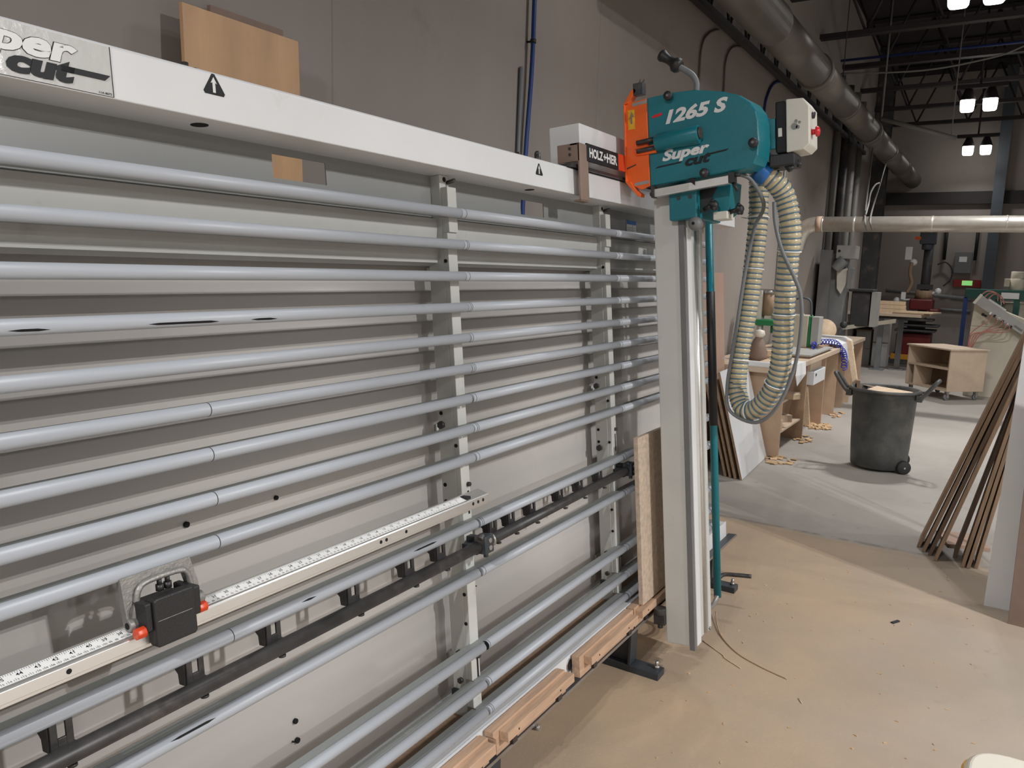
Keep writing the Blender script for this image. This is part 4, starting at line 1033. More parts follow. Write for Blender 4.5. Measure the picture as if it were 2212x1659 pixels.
# ------------------------------------------------------------------ work bench
BY, BZ = 1.60, 0.825
wb = thing('work_bench', 'long fibreboard work bench with open compartments along the left wall', 'workbench', (8.7, 2.0, 0))
m = MB(); m.box(7.17, 10.1, BY - 0.02, 2.37, BZ - 0.048, BZ); build(m, 'bench_top', 'mdf_pale', wb, 0.002)
for x in (7.23, 8.22, 9.18, 9.95):
    m = MB(); m.box(x, x + 0.022, BY, 2.33, 0.0, BZ - 0.048); build(m, 'upright_panel', 'mdf', wb, 0.001)
m = MB(); m.box(7.252, 9.95, 2.31, 2.33, 0.0, BZ - 0.048); build(m, 'back_panel', 'mdf', wb)
m = MB(); m.box(7.252, 8.22, BY + 0.05, 2.31, 0.47, 0.49); build(m, 'shelf', 'mdf_pale', wb)
m = MB(); m.box(7.252, 8.22, BY + 0.03, 2.31, 0.20, 0.218); build(m, 'shelf', 'mdf_pale', wb)
dr = thing('white_drawer_box', 'small white drawer box hanging under the bench top', 'drawer', (8.8, 1.62, 0.56), None)
m = MB(); m.box(8.45, 9.05, 1.575, 1.587, 0.54, 0.68); m.box(8.45, 9.05, 2.0, 2.012, 0.54, 0.68); m.box(8.45, 8.462, 1.587, 2.0, 0.54, 0.68); m.box(9.038, 9.05, 1.587, 2.0, 0.54, 0.68); m.box(8.462, 9.038, 1.587, 2.0, 0.54, 0.552); build(m, 'drawer_shell', 'melamine', dr, 0.003)
m = MB(); m.box(8.52, 8.56, 1.57, 1.5755, 0.63, 0.655); build(m, 'drawer_clip', 'black_plastic', dr)
m = MB(); m.box(8.46, 9.04, 1.62, 1.95, 0.682, 0.776); build(m, 'drawer_hanger', 'mdf_pale', dr)
fb = thing('far_work_bench', 'second fibreboard bench standing beyond the long bench', 'workbench', (11.3, 2.0, 0))
m = MB(); m.box(10.6, 12.05, BY, 2.37, BZ - 0.04, BZ + 0.005); build(m, 'bench_top', 'mdf_pale', fb, 0.002)
for x in (10.65, 11.15, 12.0):
    m = MB(); m.box(x, x + 0.022, BY + 0.02, 2.33, 0.0, BZ - 0.04); build(m, 'upright_panel', 'mdf', fb, 0.001)
# things on the bench
gs = thing('grey_sheet', 'grey laminated sheet lying flat on the bench top', 'sheet', (8.75, 1.78, BZ))
m = MB(); m.box(8.30, 9.55, 1.60, 2.02, BZ + 0.022, BZ + 0.038); build(m, 'sheet', 'strap_grey', gs)
m = MB(); m.box(8.30, 9.50, 1.62, 2.0, BZ, BZ + 0.022); build(m, 'packing_strip', 'plank_dark', gs)
m = MB(); m.box(9.4, 10.05, 1.70, 1.76, BZ, BZ + 0.05); solo(m, 'wood_strip', 'mdf', 'reddish wooden strip lying at the far end of the bench top', 'wood strip')
m = MB(); m.box(7.19, 7.30, 1.60, 2.05, BZ, BZ + 0.042); solo(m, 'white_strip', 'melamine', 'white board strip on the near end of the bench', 'board strip', bevel=0.002)
m = MB(); m.box(7.40, 8.0, 1.72, 1.90, BZ, BZ + 0.02); solo(m, 'plank_offcut', 'wood_fresh', 'pale plank offcut flat on the near end of the bench', 'wood offcut')
# paper cloth over the near edge
m = MB()
vs = [(7.62, 1.80, BZ + 0.004), (7.95, 1.78, BZ + 0.004), (7.62, 1.578, BZ + 0.006), (7.98, 1.576, BZ + 0.006), (7.50, 1.560, BZ - 0.09), (7.93, 1.555, BZ - 0.11), (7.62, 1.565, BZ - 0.20)]
m.add(vs, [(0, 1, 3, 2), (2, 3, 5, 4), (4, 5, 6)], 0, False); 
pw = solo(m, 'paper_sheet', 'paper', 'white paper drooping over the near front edge of the bench', 'paper')
sm = pw.modifiers.new('thickness', 'SOLIDIFY'); sm.thickness = 0.003; sm.offset = 1
# hinge boring machine on the bench
hm = thing('boring_machine', 'green and cream boring machine standing on the bench behind the hose', 'machine', (8.3, 2.05, BZ))
m = MB(); m.box(8.15, 8.55, 1.88, 2.25, BZ, BZ + 0.05); build(m, 'base', 'machine_grey', hm, 0.004)
m = MB(); m.cyl((8.35, 2.14, BZ + 0.05), (8.35, 2.14, 1.30), 0.035, 14); build(m, 'pillar', 'aluminium', hm)
m = MB(); m.box(8.22, 8.46, 1.93, 2.22, 1.14, 1.20); m.cyl((8.34, 1.93, 1.17), (8.34, 1.84, 1.19), 0.03, 10); m.cyl((8.34, 1.98, 1.06), (8.34, 1.98, 1.14), 0.05, 12); build(m, 'green_arm', 'bright_green', hm, 0.01)
m = MB(); m.cyl((8.34, 2.07, 1.24), (8.34, 2.07, 1.47), 0.055, 18); build(m, 'motor', 'plank_brown', hm)
m = MB(); m.box(8.26, 8.32, 2.12, 2.20, 1.20, 1.50); build(m, 'white_plate', 'cream_plastic', hm, 0.003)
m = MB(); m.cyl((8.34, 2.07, 1.47), (8.34, 2.07, 1.50), 0.06, 18); m.box(8.30, 8.38, 2.0, 2.2, 1.50, 1.515); build(m, 'motor_cap', 'raw_steel', hm)
m = MB(); m.cyl((8.34, 1.98, BZ + 0.05), (8.34, 1.98, 1.06), 0.015, 10); build(m, 'spindle', 'aluminium', hm)
m = MB(); m.tube(spline([(8.3, 2.05, 1.50), (8.3, 2.16, 1.45), (8.3, 2.2, 1.3), (8.3, 2.14, 1.22)], 5), 0.006, 6); m.tube(spline([(8.3, 1.9, 1.19), (8.3, 1.84, 1.10), (8.3, 1.92, 0.98), (8.3, 1.87, 0.90)], 5), 0.007, 6); build(m, 'air_line', 'column_blue', hm)
bt = thing('plastic_bag', 'crumpled clear plastic bag of brown fittings on the bench left of the boring machine', 'bag', (7.75, 1.98, BZ))
m = MB(); m.lathe([(0.0, 0.0), (0.085, 0.0), (0.095, 0.05), (0.075, 0.14), (0.05, 0.20), (0.03, 0.23), (0.0, 0.235)], (7.75, 1.99, BZ), n=11); build(m, 'bag_body', 'brown_board', bt)
m = MB(); m.lathe([(0.0, 0.0), (0.03, 0.0), (0.055, 0.03), (0.045, 0.07), (0.0, 0.08)], (7.75, 1.985, BZ + 0.225), n=9); build(m, 'gathered_top', 'jug_plastic', bt)
def chunk(x, y, sx, sy, sz, rz, mt, name, label, z=BZ, cat='wood offcut', group=None):
    m = MB(); m.obox((x, y, z + sz / 2), (sx / 2, sy / 2, sz / 2), Matrix.Rotation(rz, 3, 'Z')); return solo(m, name, mt, label, cat, group, 0.002)
chunk(7.95, 1.93, 0.10, 0.05, 0.09, 0.4, 'wood_fresh', 'wood_block', 'pale wood block on the bench beside the plastic bag')
chunk(8.08, 1.86, 0.12, 0.08, 0.06, 0.9, 'machine_dark', 'dark_block', 'dark metal block on the bench front, right of the plastic bag', cat='block')
chunk(7.82, 1.80, 0.06, 0.14, 0.07, 0.2, 'plank_brown', 'brown_block', 'brown wood block on the near bench edge in front of the plastic bag')
cb = thing('cream_cabinet', 'small cream machine cabinet with green side standing on the bench', 'machine', (9.3, 1.95, BZ))
m = MB(); m.box(9.15, 9.40, 1.82, 2.10, BZ, 1.225); build(m, 'housing', 'machine_beige', cb, 0.006)
m = MB(); m.box(9.17, 9.38, 1.785, 1.82, BZ + 0.05, 1.215); build(m, 'green_side', 'bright_green', cb, 0.003)
m = MB(); m.box(9.15, 9.36, 1.70, 1.782, BZ + 0.08, 1.215); build(m, 'grey_side', 'strap_grey', cb, 0.004)
m = MB(); m.box(9.10, 9.40, 1.68, 1.90, BZ, BZ + 0.045); build(m, 'foot_plate', 'plank_dark', cb)
m = MB(); m.tube(spline([(9.2, 1.80, 1.22), (9.2, 1.82, 1.38), (9.2, 1.90, 1.42), (9.2, 1.98, 1.40)], 6), 0.012, 8); build(m, 'cable', 'column_blue', cb)
m = MB(); m.cyl((10.75, 1.98, BZ + 0.06), (10.80, 1.98, BZ + 0.09), 0.0, 4)
m = MB(); m.lathe([(0, 0), (0.14, 0), (0.145, 0.02), (0.14, 0.04), (0, 0.04)], (10.95, 1.96, BZ + 0.14), (-0.75, -0.3, 0.35), n=24)
solo(m, 'wooden_disc', 'wood_fresh', 'round wooden disc propped on the far bench', 'disc')
ch = thing('wall_socket', 'grey socket box with dangling cables on the wall above the bench', 'socket', (9.9, 2.38, 1.28))
m = MB(); m.box(9.84, 9.96, 2.32, 2.40, 1.20, 1.33); build(m, 'socket_box', 'strap_grey', ch, 0.008)
m = MB(); m.cyl((9.9, 2.385, 1.33), (9.9, 2.385, 3.0), 0.010, 8); build(m, 'cable', 'strap_grey', ch)
m = MB(); m.tube(spline([(9.9, 2.33, 1.21), (9.8, 2.25, 1.14), (9.6, 2.15, 1.16), (9.45, 2.05, 1.22)], 6), 0.01, 8); build(m, 'cable', 'cable_grey', ch)
# white sheet hanging over the far end of the bench
m = MB()
vs = [(9.75, 2.10, BZ + 0.07), (9.75, 1.72, BZ + 0.06), (10.75, 2.12, BZ + 0.09), (10.72, 1.66, BZ + 0.085), (9.95, 1.585, BZ + 0.03), (10.70, 1.575, BZ + 0.05), (10.30, 1.555, BZ - 0.21), (10.78, 1.56, BZ - 0.06)]
m.add(vs, [(0, 1, 3, 2), (1, 4, 5, 3), (4, 6, 7, 5)], 0, False)
fs_ = solo(m, 'foam_sheet', 'paper', 'white foam sheet draped over the far corner of the bench', 'foam sheet')
sm = fs_.modifiers.new('thickness', 'SOLIDIFY'); sm.thickness = 0.006; sm.offset = 1
# blue coil hose
core = spline([(8.95, 1.70, BZ + 0.075), (9.25, 1.74, BZ + 0.09), (9.6, 1.69, BZ + 0.09), (9.85, 1.62, BZ + 0.06), (9.92, 1.555, BZ - 0.03), (9.95, 1.53, BZ - 0.12), (9.96, 1.525, BZ - 0.24)], 40)
pts = []
for i, c in enumerate(core):
    a = i * 2 * PI / 11.0
    k = 0.03 if i < 150 else 0.034
    if i < 155: pts.append(c + Vector((0.25 * k * math.sin(a), k * math.cos(a) * 0.7, k * math.sin(a))))
    else: pts.append(c + Vector((0.5 * k * math.sin(a), k * math.cos(a), k * 0.7 * math.sin(a))))
solo(MB().tube(pts, 0.0055, 6), 'coiled_air_hose', 'blue_coil', 'blue coiled air hose trailing off the bench edge', 'hose')
# scraps below the bench
rs = random.Random(3)
chunk(7.75, 1.72, 0.34, 0.10, 0.05, 1.1, 'wood_fresh', 'wood_offcut', 'pale wood offcut sticking out of the upper compartment of the bench', 0.49)
chunk(7.62, 1.85, 0.30, 0.14, 0.09, 0.2, 'mdf_pale', 'wood_offcut', 'thick pale offcut lying inside the upper compartment of the bench', 0.49)
chunk(7.55, 1.78, 0.34, 0.22, 0.10, 0.3, 'wood_fresh', 'wood_offcut', 'light wood offcut in the lower compartment of the bench', 0.218)
chunk(7.95, 1.80, 0.22, 0.20, 0.07, 0.8, 'mdf_pale', 'wood_offcut', 'small offcut right of the light one in the lower bench compartment', 0.218)
m = MB(); m.slab((9.00, 1.68, 0.0), (0.05, 0, 0), (0, 0.06, 0.45), (0.0, 0.10, -0.01)); m.v = [(a, b, max(c, 0)) for a, b, c in m.v]; solo(m, 'standing_offcut', 'wood_fresh', 'short board standing upright inside the middle bench compartment', 'wood offcut')
def shavings(cx, cy, rx, ry, n, label, big=1.0):
    m = MB()
    for i in range(n):
        a = rs.uniform(0, 2 * PI); q = math.sqrt(rs.random())
        x, y = cx + rx * q * math.cos(a), cy + ry * q * math.sin(a)
        s_ = rs.uniform(0.012, 0.035) * big
        m.obox((x, y, 0.004 + s_ * 0.25), (s_, s_ * 0.5, 0.004), Matrix.Rotation(rs.uniform(0, 6), 3, 'Z') @ Matrix.Rotation(rs.uniform(-0.5, 0.5), 3, 'X'))
    mn = min(v[2] for v in m.v); m.v = [(a, b, c - mn) for a, b, c in m.v]
    return solo(m, 'wood_shavings', 'shaving', label, 'shavings', None, 0, 'stuff')
shavings(9.05, 1.60, 0.22, 0.13, 60, 'heap of wood chips spilling from the middle bench compartment', 1.2)
shavings(7.12, 1.56, 0.20, 0.12, 26, 'wood chips on the floor at the near bench corner')
shavings(8.2, 1.58, 0.22, 0.08, 20, 'wood chips on the floor along the bench front', 1.1)
shavings(10.0, 1.56, 0.25, 0.08, 16, 'wood chips on the floor at the far end of the long bench', 1.1)

# ------------------------------------------------------------------ rubbish bin
BX, BYY, H = 7.45, 0.79, 0.715
bn = thing('rubbish_bin', 'dusty dark grey wheeled rubbish bin full of wood waste in the aisle', 'bin', (BX, BYY, 0))
m = MB(); m.lathe([(0.0, 0.018), (0.20, 0.018), (0.226, 0.03), (0.238, 0.20), (0.258, H - 0.07), (0.270, H - 0.065), (0.270, H - 0.03), (0.282, H - 0.028), (0.284, H - 0.004), (0.276, H), (0.262, H - 0.004), (0.250, H - 0.10), (0.22, 0.06), (0.0, 0.06)], (BX, BYY, 0), n=48)
build(m, 'bin_body', 'bin_plastic', bn)
m = MB(); m.tube([(BX + 0.281 * math.cos(a), BYY + 0.281 * math.sin(a), H - 0.016) for a in [2 * PI * q / 48 for q in range(49)]], 0.011, 8); build(m, 'rim', 'bin_plastic', bn)
for s_ in (1, -1):
    hx = BX - 0.02
    m = MB(); m.tube(spline([(hx - 0.075, BYY + s_ * 0.272, H - 0.06), (hx - 0.075, BYY + s_ * 0.315, H - 0.025), (hx - 0.065, BYY + s_ * 0.395, H + 0.085), (hx, BYY + s_ * 0.41, H + 0.10), (hx + 0.065, BYY + s_ * 0.395, H + 0.085), (hx + 0.075, BYY + s_ * 0.315, H - 0.025), (hx + 0.075, BYY + s_ * 0.272, H - 0.06)], 6), 0.016, 10)
    m.box(hx - 0.09, hx + 0.09, BYY + s_ * 0.255, BYY + s_ * 0.30, H - 0.085, H - 0.03)
    build(m, 'handle', 'bin_plastic', bn)
for (wx, wy) in ((BX - 0.135, BYY - 0.215), (BX + 0.215, BYY - 0.175)):
    m = MB(); m.lathe([(0, -0.025), (0.048, -0.025), (0.058, -0.018), (0.058, 0.018), (0.048, 0.025), (0, 0.025)], (wx, wy, 0.058), (-0.87, -0.5, 0), n=22); wl = build(m, 'wheel', 'rubber', bn)
    m = MB(); m.cyl((wx - 0.022, wy - 0.0125, 0.058), (wx - 0.026, wy - 0.015, 0.058), 0.009, 10); build(m, 'hub', 'raw_steel', wl)
def bincon(name, lab, p, a, b, c, mt):
    m = MB(); m.slab(p, a, b, c); return solo(m, name, mt, lab, 'wood offcut', 'wood waste in the bin')
bincon('wood_waste', 'pale wooden board lying level on top of the full bin', (BX - 0.16, BYY - 0.17, H - 0.055), (0.30, -0.04, 0), (0.04, 0.30, 0.02), (0, 0, 0.022), 'wood_fresh')
bincon('wood_waste', 'long wooden stick poking out of the bin at its left', (BX - 0.02, BYY + 0.16, 0.42), (0.06, 0, 0), (0.0, 0.045, 0.015), (0.28, 0.19, 0.66), 'wood_fresh')
bincon('wood_waste', 'short brown scrap sticking out of the bin left of the stick', (BX + 0.03, BYY + 0.185, 0.5), (0.07, 0.01, 0), (0.0, 0.03, 0), (0.02, 0.03, 0.25), 'plank_brown')
bincon('wood_waste', 'narrow strip crossing the far rim of the bin', (BX + 0.12, BYY - 0.20, H - 0.05), (0.05, 0.01, 0), (0.0, 0.02, 0.0), (0.03, 0.38, 0.035), 'plank_brown')
m = MB(); m.lathe([(0.0, 0.09), (0.10, 0.085), (0.18, 0.07), (0.236, 0.04)], (BX, BYY, H - 0.16), n=24); build(m, 'sawdust_fill', 'plank_dark', bn)

# ------------------------------------------------------------------ cart on castors
ct = thing('wooden_cart', 'pale fibreboard cart on castors with open shelves behind the bin', 'cart', (12.3, 0.53, 0), (0, 0, R(45)), None, (0, 0, 0))
La, Lb, z0, z1, t = 0.82, 0.60, 0.13, 0.725, 0.02
# local: x along the open front (from near corner to the left), y negative = depth along the closed side
m = MB(); m.box(-0.02, La + 0.02, -Lb - 0.02, 0.02, z1 - t, z1); build(m, 'cart_top', 'mdf_pale', ct, 0.001)
m = MB(); m.box(0, t, -Lb, 0, z0, z1 - t); build(m, 'side_panel', 'mdf_pale', ct, 0.001)
m = MB(); m.box(La - t, La, -Lb, 0, z0, z1 - t); build(m, 'side_panel', 'mdf_pale', ct, 0.001)
m = MB(); m.box(t, La - t, -Lb, 0, z0, z0 + t); build(m, 'bottom_shelf', 'mdf_pale', ct)
m = MB(); m.box(t, La - t, -Lb, 0, 0.43, 0.45); build(m, 'middle_shelf', 'mdf_pale', ct)
m = MB(); m.box(La * 0.42, La - t, -Lb, -Lb + t, 0.45, z1 - t); build(m, 'back_board', 'mdf_pale', ct)
m = MB(); m.box(t, La - t, -Lb, -Lb + t, z0 + t, 0.43); build(m, 'back_board', 'mdf_pale', ct)
m = MB(); m.box(La - 0.17, La - 0.15, -0.3, 0, z0 + t, 0.43); build(m, 'divider', 'mdf_pale', ct)
for (cx, cyy) in ((0.06, -0.06), (0.06, -Lb + 0.06), (La - 0.06, -0.06), (La - 0.06, -Lb + 0.06)):
    m = MB(); m.box(cx - 0.03, cx + 0.03, cyy - 0.025, cyy + 0.025, 0.118, z0); m.box(cx - 0.024, cx - 0.016, cyy - 0.015, cyy + 0.02, 0.04, 0.118); m.box(cx + 0.016, cx + 0.024, cyy - 0.015, cyy + 0.02, 0.04, 0.118); ca = build(m, 'castor', 'raw_steel', ct)
    m = MB(); m.lathe([(0, -0.014), (0.038, -0.014), (0.046, -0.010), (0.046, 0.010), (0.038, 0.014), (0, 0.014)], (cx, cyy + 0.005, 0.046), (1, 0, 0), n=18); build(m, 'castor_wheel', 'box_grey', ca)

# ------------------------------------------------------------------ raised work table at the back
tb = thing('tall_work_table', 'tall narrow table with thick fibreboard top beyond the bench', 'table', (15.7, 1.75, 0))
m = MB(); m.slab((15.5, 2.46, 1.00), (0.75, -0.1, 0), (0, -1.27, 0), (0, 0, 0.05)); build(m, 'table_top', 'mdf_pale', tb, 0.002)
for (x, y) in ((15.72, 1.85), (16.02, 1.55)):
    m = MB(); m.box(x - 0.045, x + 0.045, y - 0.045, y + 0.045, 0.02, 1.0); m.box(x - 0.12, x + 0.12, y - 0.12, y + 0.12, 0.0, 0.02); build(m, 'leg', 'machine_grey', tb, 0.003)
m = MB(); m.box(15.65, 16.1, 1.45, 2.2, 0.95, 1.0); build(m, 'under_frame', 'machine_dark', tb)
for i in range(3):
    m = MB(); m.slab((15.95, 2.26, 1.05 + i * 0.072), (0.05, 0, 0), (0, -0.78 + i * 0.01, 0), (0, 0, 0.068)); solo(m, 'stacked_plank', 'wood_fresh', ('lowest', 'middle', 'topmost')[i] + ' of the three planks stacked on edge on the tall table', 'plank', 'planks on edge on the tall table', 0.002)
m = MB(); m.slab((15.52, 1.66, 1.05), (0.55, -0.1, 0), (0, -0.5, 0), (0, 0, 0.022)); solo(m, 'flat_panel', 'mdf_edge', 'lower of the two panels lying flat on the right of the tall table', 'panel', 'panels flat on the tall table')
m = MB(); m.slab((15.56, 1.62, 1.072), (0.55, -0.1, 0), (0, -0.60, 0), (0, 0, 0.022)); solo(m, 'flat_panel', 'wood_fresh', 'upper pale panel lying flat on the right of the tall table', 'panel', 'panels flat on the tall table')
# white boards standing under the table
for i, (y, h, l) in enumerate(((2.20, 0.66, 'grey cabinet carcass standing left below the tall table'), (1.90, 0.93, 'pale tall carcass standing under the middle of the tall table'))):
    m = MB(); m.box(16.3, 16.7, y - 0.13, y + 0.13, 0.0, h); t_ = thing('cabinet_carcass', l, 'cabinet', (16.5, y, 0), None, 'carcasses under the tall table'); build(m, 'carcass', ('strap_grey', 'melamine')[i], t_, 0.004)
    m = MB(); m.box(16.29, 16.3, y - 0.135, y + 0.135, h * 0.48, h * 0.50); m.box(16.285, 16.705, y - 0.14, y + 0.14, h, h + 0.02); build(m, 'edge_strip', 'mdf_edge', t_)

# ------------------------------------------------------------------ grey edge machine by the wall
gm = thing('wall_machine', 'dusty grey machine with white switch box and cream guard by the left wall', 'machine', (13.0, 2.1, 0))
m = MB(); m.box(12.3, 12.75, 1.98, 2.3, 0.0, 2.0); build(m, 'machine_column', 'machine_grey', gm, 0.01)
m = MB(); m.box(12.12, 13.4, 1.78, 2.3, 0.55, 0.72); build(m, 'machine_table', 'machine_dark', gm, 0.01)
m = MB(); m.slab((12.15, 2.25, 0.84), (0.06, 0, 0), (1.0, -0.9, 0.16), (0, 0, 0.06)); build(m, 'fence_bar', 'machine_beige', gm)
m = MB(); m.box(12.15, 13.3, 1.82, 2.28, 0.0, 0.55); build(m, 'machine_base', 'machine_dark', gm, 0.01)
m = MB(); m.box(12.20, 12.55, 1.86, 2.12, 1.93, 2.12); sbx = build(m, 'switch_box', 'strap_grey', gm, 0.006)
m = MB(); m.cyl((12.20, 2.08, 2.04), (12.19, 2.08, 2.04), 0.018, 12); build(m, 'switch_knob', 'ink_black', sbx)
m = MB(); m.prism([(2.10, 1.75), (1.96, 1.80), (1.90, 1.70), (2.02, 1.42), (2.08, 1.50)], lambda u, v, w_: (w_, u, v), 12.24, 12.30); build(m, 'cream_guard', 'cream_plastic', gm, 0.006)
m = MB(); m.cyl((12.2, 2.12, 1.78), (12.2, 2.0, 1.92), 0.08, 14); m.box(12.18, 12.3, 1.86, 1.94, 1.5, 1.8); build(m, 'guard_arm', 'machine_grey', gm, 0.01)
m = MB(); m.box(12.6, 12.95, 1.66, 1.92, 0.95, 1.46); m.box(12.55, 13.0, 1.62, 1.96, 1.46, 1.50); build(m, 'motor_housing', 'machine_dark', gm, 0.012)
m = MB(); m.box(12.55, 12.95, 1.56, 1.64, 0.95, 1.46); build(m, 'side_plate', 'strap_grey', gm, 0.004)
m = MB(); m.ball((12.2, 1.93, 0.98), 0.05, 12); m.cyl((12.2, 1.93, 0.98), (12.6, 1.93, 0.98), 0.02, 8); build(m, 'hand_wheel', 'machine_dark', gm)
m = MB(); m.box(12.12, 12.2, 2.16, 2.32, 0.7, 2.05); build(m, 'end_plate', 'box_grey', gm)

# ------------------------------------------------------------------ red machine at the far wall
rm = thing('red_machine', 'dark red machine with black column and blue motor in the far corner', 'machine', (17.3, 1.4, 0))
m = MB(); m.box(17.1, 17.7, 1.12, 1.72, 0.10, 0.62); build(m, 'red_base', 'machine_red', rm, 0.02)
m = MB(); m.box(17.05, 17.75, 1.10, 1.78, 0.10, 0.20); build(m, 'yellow_plinth', 'yellow_paint', rm, 0.005)
m = MB(); m.box(17.0, 17.8, 1.08, 1.82, 0.0, 0.10); build(m, 'plinth', 'machine_dark', rm)
m = MB(); m.box(17.0, 17.7, 1.05, 1.75, 0.66, 0.70); m.box(17.02, 17.65, 1.0, 1.70, 0.76, 0.80); m.box(17.0, 17.6, 1.10, 1.72, 0.87, 0.91); m.box(17.2, 17.5, 1.25, 1.55, 0.62, 1.0); build(m, 'dark_shelf', 'machine_dark', rm, 0.01)
m = MB(); m.box(17.1, 17.6, 1.14, 1.55, 1.08, 1.30); m.box(17.05, 17.65, 1.02, 1.2, 1.04, 1.12); build(m, 'red_head', 'machine_red', rm, 0.03)
m = MB(); m.cyl((17.3, 1.32, 1.30), (17.3, 1.32, 1.46), 0.16, 18); build(m, 'head_cover', 'plank_brown', rm)
m = MB(); m.cyl((17.45, 1.33, 1.0), (17.45, 1.33, 2.45), 0.085, 18); m.box(17.3, 17.6, 1.2, 1.46, 1.48, 1.58); build(m, 'column', 'machine_dark', rm)
m = MB(); m.box(17.3, 17.6, 1.22, 1.50, 2.36, 2.62); m.cyl((17.4, 1.36, 2.25), (17.4, 1.36, 2.36), 0.10, 14); build(m, 'blue_motor', 'column_blue', rm, 0.02)
m = MB(); m.box(17.28, 17.3, 1.48, 1.58, 2.44, 2.50); build(m, 'orange_tag', 'orange_paint', rm)
m = MB(); m.box(17.25, 17.3, 1.60, 1.72, 2.05, 2.30); build(m, 'white_paper_tag', 'paper', rm)
m = MB(); m.ball((17.25, 1.56, 2.0), 0.07, 12); build(m, 'gauge', 'paper', rm)
m = MB(); m.ball((17.2, 1.78, 1.25), 0.065, 12); m.cyl((17.2, 1.78, 1.25), (17.3, 1.5, 1.28), 0.02, 8); build(m, 'ball_handle', 'melamine', rm)
m = MB(); m.ball((17.2, 1.08, 1.46), 0.06, 12); m.cyl((17.2, 1.08, 1.46), (17.3, 1.3, 1.35), 0.02, 8); build(m, 'ball_handle', 'melamine', rm)
m = MB(); m.box(17.05, 17.1, 1.62, 1.70, 1.28, 1.42); build(m, 'white_switch', 'paper', rm)
m = MB(); m.tube(spline([(17.2, 1.58, 2.0), (17.2, 1.60, 1.8), (17.2, 1.55, 1.6), (17.2, 1.62, 1.4)], 5), 0.035, 10); build(m, 'hose', 'plank_brown', rm)

# ------------------------------------------------------------------ fittings on the far wall
ep = thing('electrical_panel', 'dark grey electrical panel with white label on the far wall', 'electrical panel', (18.95, 0.78, 1.83))
m = MB(); m.box(18.86, 19.0, 0.63, 0.94, 1.83, 2.27); build(m, 'panel_door', 'box_grey', ep, 0.006)
m = MB(); m.box(18.855, 18.86, 0.72, 0.86, 2.06, 2.17); build(m, 'white_label', 'paper', ep)
sg = thing('display_sign', 'dark red box with lit green display on the far wall', 'sign', (18.95, 0.67, 1.55))
m = MB(); m.box(18.90, 19.0, 0.42, 0.92, 1.545, 1.70); build(m, 'sign_housing', 'dark_red', sg, 0.004)
m = MB(); m.box(18.893, 18.90, 0.575, 0.765, 1.58, 1.68); build(m, 'green_display', 'green_screen', sg)
for y, l in ((1.14, 'left dark hanging bar on the far wall'), (0.58, 'right dark hanging bar above the electrical panel')):
    m = MB(); m.cyl((18.9, y, 2.10), (18.9, y, 2.85), 0.03, 8); solo(m, 'wall_bar', 'ink_black', l, 'bar', 'bars on the far wall')
m = MB(); m.tube([(18.93, 2.2, 1.42), (18.93, 0.55, 1.30)], 0.04, 8); solo(m, 'wall_pipe', 'machine_grey', 'upper rusty pipe running along the far wall behind the red machine', 'pipe', 'pipes on the far wall')
m = MB(); m.tube([(18.93, 1.15, 1.06), (18.93, 0.55, 1.05)], 0.03, 8); solo(m, 'wall_pipe', 'machine_grey', 'lower short pipe on the far wall right of the red machine', 'pipe', 'pipes on the far wall')
m = MB(); m.tube(spline([(18.9, 1.1, 1.55), (18.9, 0.98, 1.70), (18.9, 0.97, 1.9), (18.9, 1.10, 2.05), (18.9, 1.25, 2.0)], 6), 0.015, 6); solo(m, 'wall_cable', 'machine_dark', 'dark cable looping on the far wall beside the red machine', 'cable')

# ------------------------------------------------------------------ green machine and cream console
gn = thing('green_machine', 'dark green machine frame with cream motor and tank at the right', 'machine', (14.4, 0.1, 0))
m = MB(); m.box(14.0, 14.25, -0.8, 0.51, 1.40, 1.55); m.box(14.05, 14.2, 0.02, 0.10, 0.9, 1.40); gb = build(m, 'green_beam', 'machine_green', gn, 0.006)
m = MB(); m.box(13.996, 14.0, -0.20, 0.03, 1.42, 1.51); build(m, 'white_label', 'paper', gb)
m = MB(); m.box(14.0, 14.05, 0.475, 0.52, 0.0, 1.42); m.box(14.5, 14.55, 0.475, 0.52, 0.0, 1.42); build(m, 'blue_post', 'blue_pipe', gn)
m = MB(); m.cyl((14.15, -0.15, 1.55), (14.15, -0.15, 1.72), 0.10, 20); m.cyl((14.15, -0.15, 1.72), (14.15, -0.15, 1.83), 0.085, 20); m.box(14.05, 14.2, -0.06, 0.01, 1.60, 1.72); build(m, 'cream_motor', 'machine_beige', gn, 0.005)
m = MB(); m.cyl((14.3, -0.18, 1.02), (14.3, -0.18, 1.36), 0.20, 24); m.cyl((14.3, -0.18, 0.98), (14.3, -0.18, 1.02), 0.21, 24); build(m, 'cream_tank', 'machine_beige', gn)
m = MB(); m.box(14.02, 14.08, -0.22, -0.14, 0.3, 1.42); m.box(14.4, 14.46, -0.8, -0.72, 0.0, 1.42); build(m, 'rear_post', 'machine_green', gn)
cn = thing('cream_console', 'cream control cabinet with tilted valve panel and red air tubes', 'control console', (13.4, 0.0, 0))
m = MB(); m.box(13.15, 13.75, -0.75, 0.36, 0.0, 1.02); m.prism([(0.36, 1.02), (0.34, 1.40), (-0.62, 1.02)], lambda u, v, w_: (w_, u, v), 13.17, 13.70); build(m, 'cabinet', 'machine_beige', cn, 0.008)
d = Vector((0, -0.70, -0.47)); m = MB(); m.slab((13.02, 0.35, 1.36), d, (0.12, 0, 0), Vector((0, -0.075, 0.115))); vp = build(m, 'valve_panel', 'strap_grey', cn, 0.004)
m = MB(); m.slab((13.015, 0.365, 1.36), Vector((0, -0.03, -0.02)), (0.14, 0, 0), Vector((0, -0.085, 0.13))); build(m, 'panel_end', 'cream_plastic', vp, 0.003)
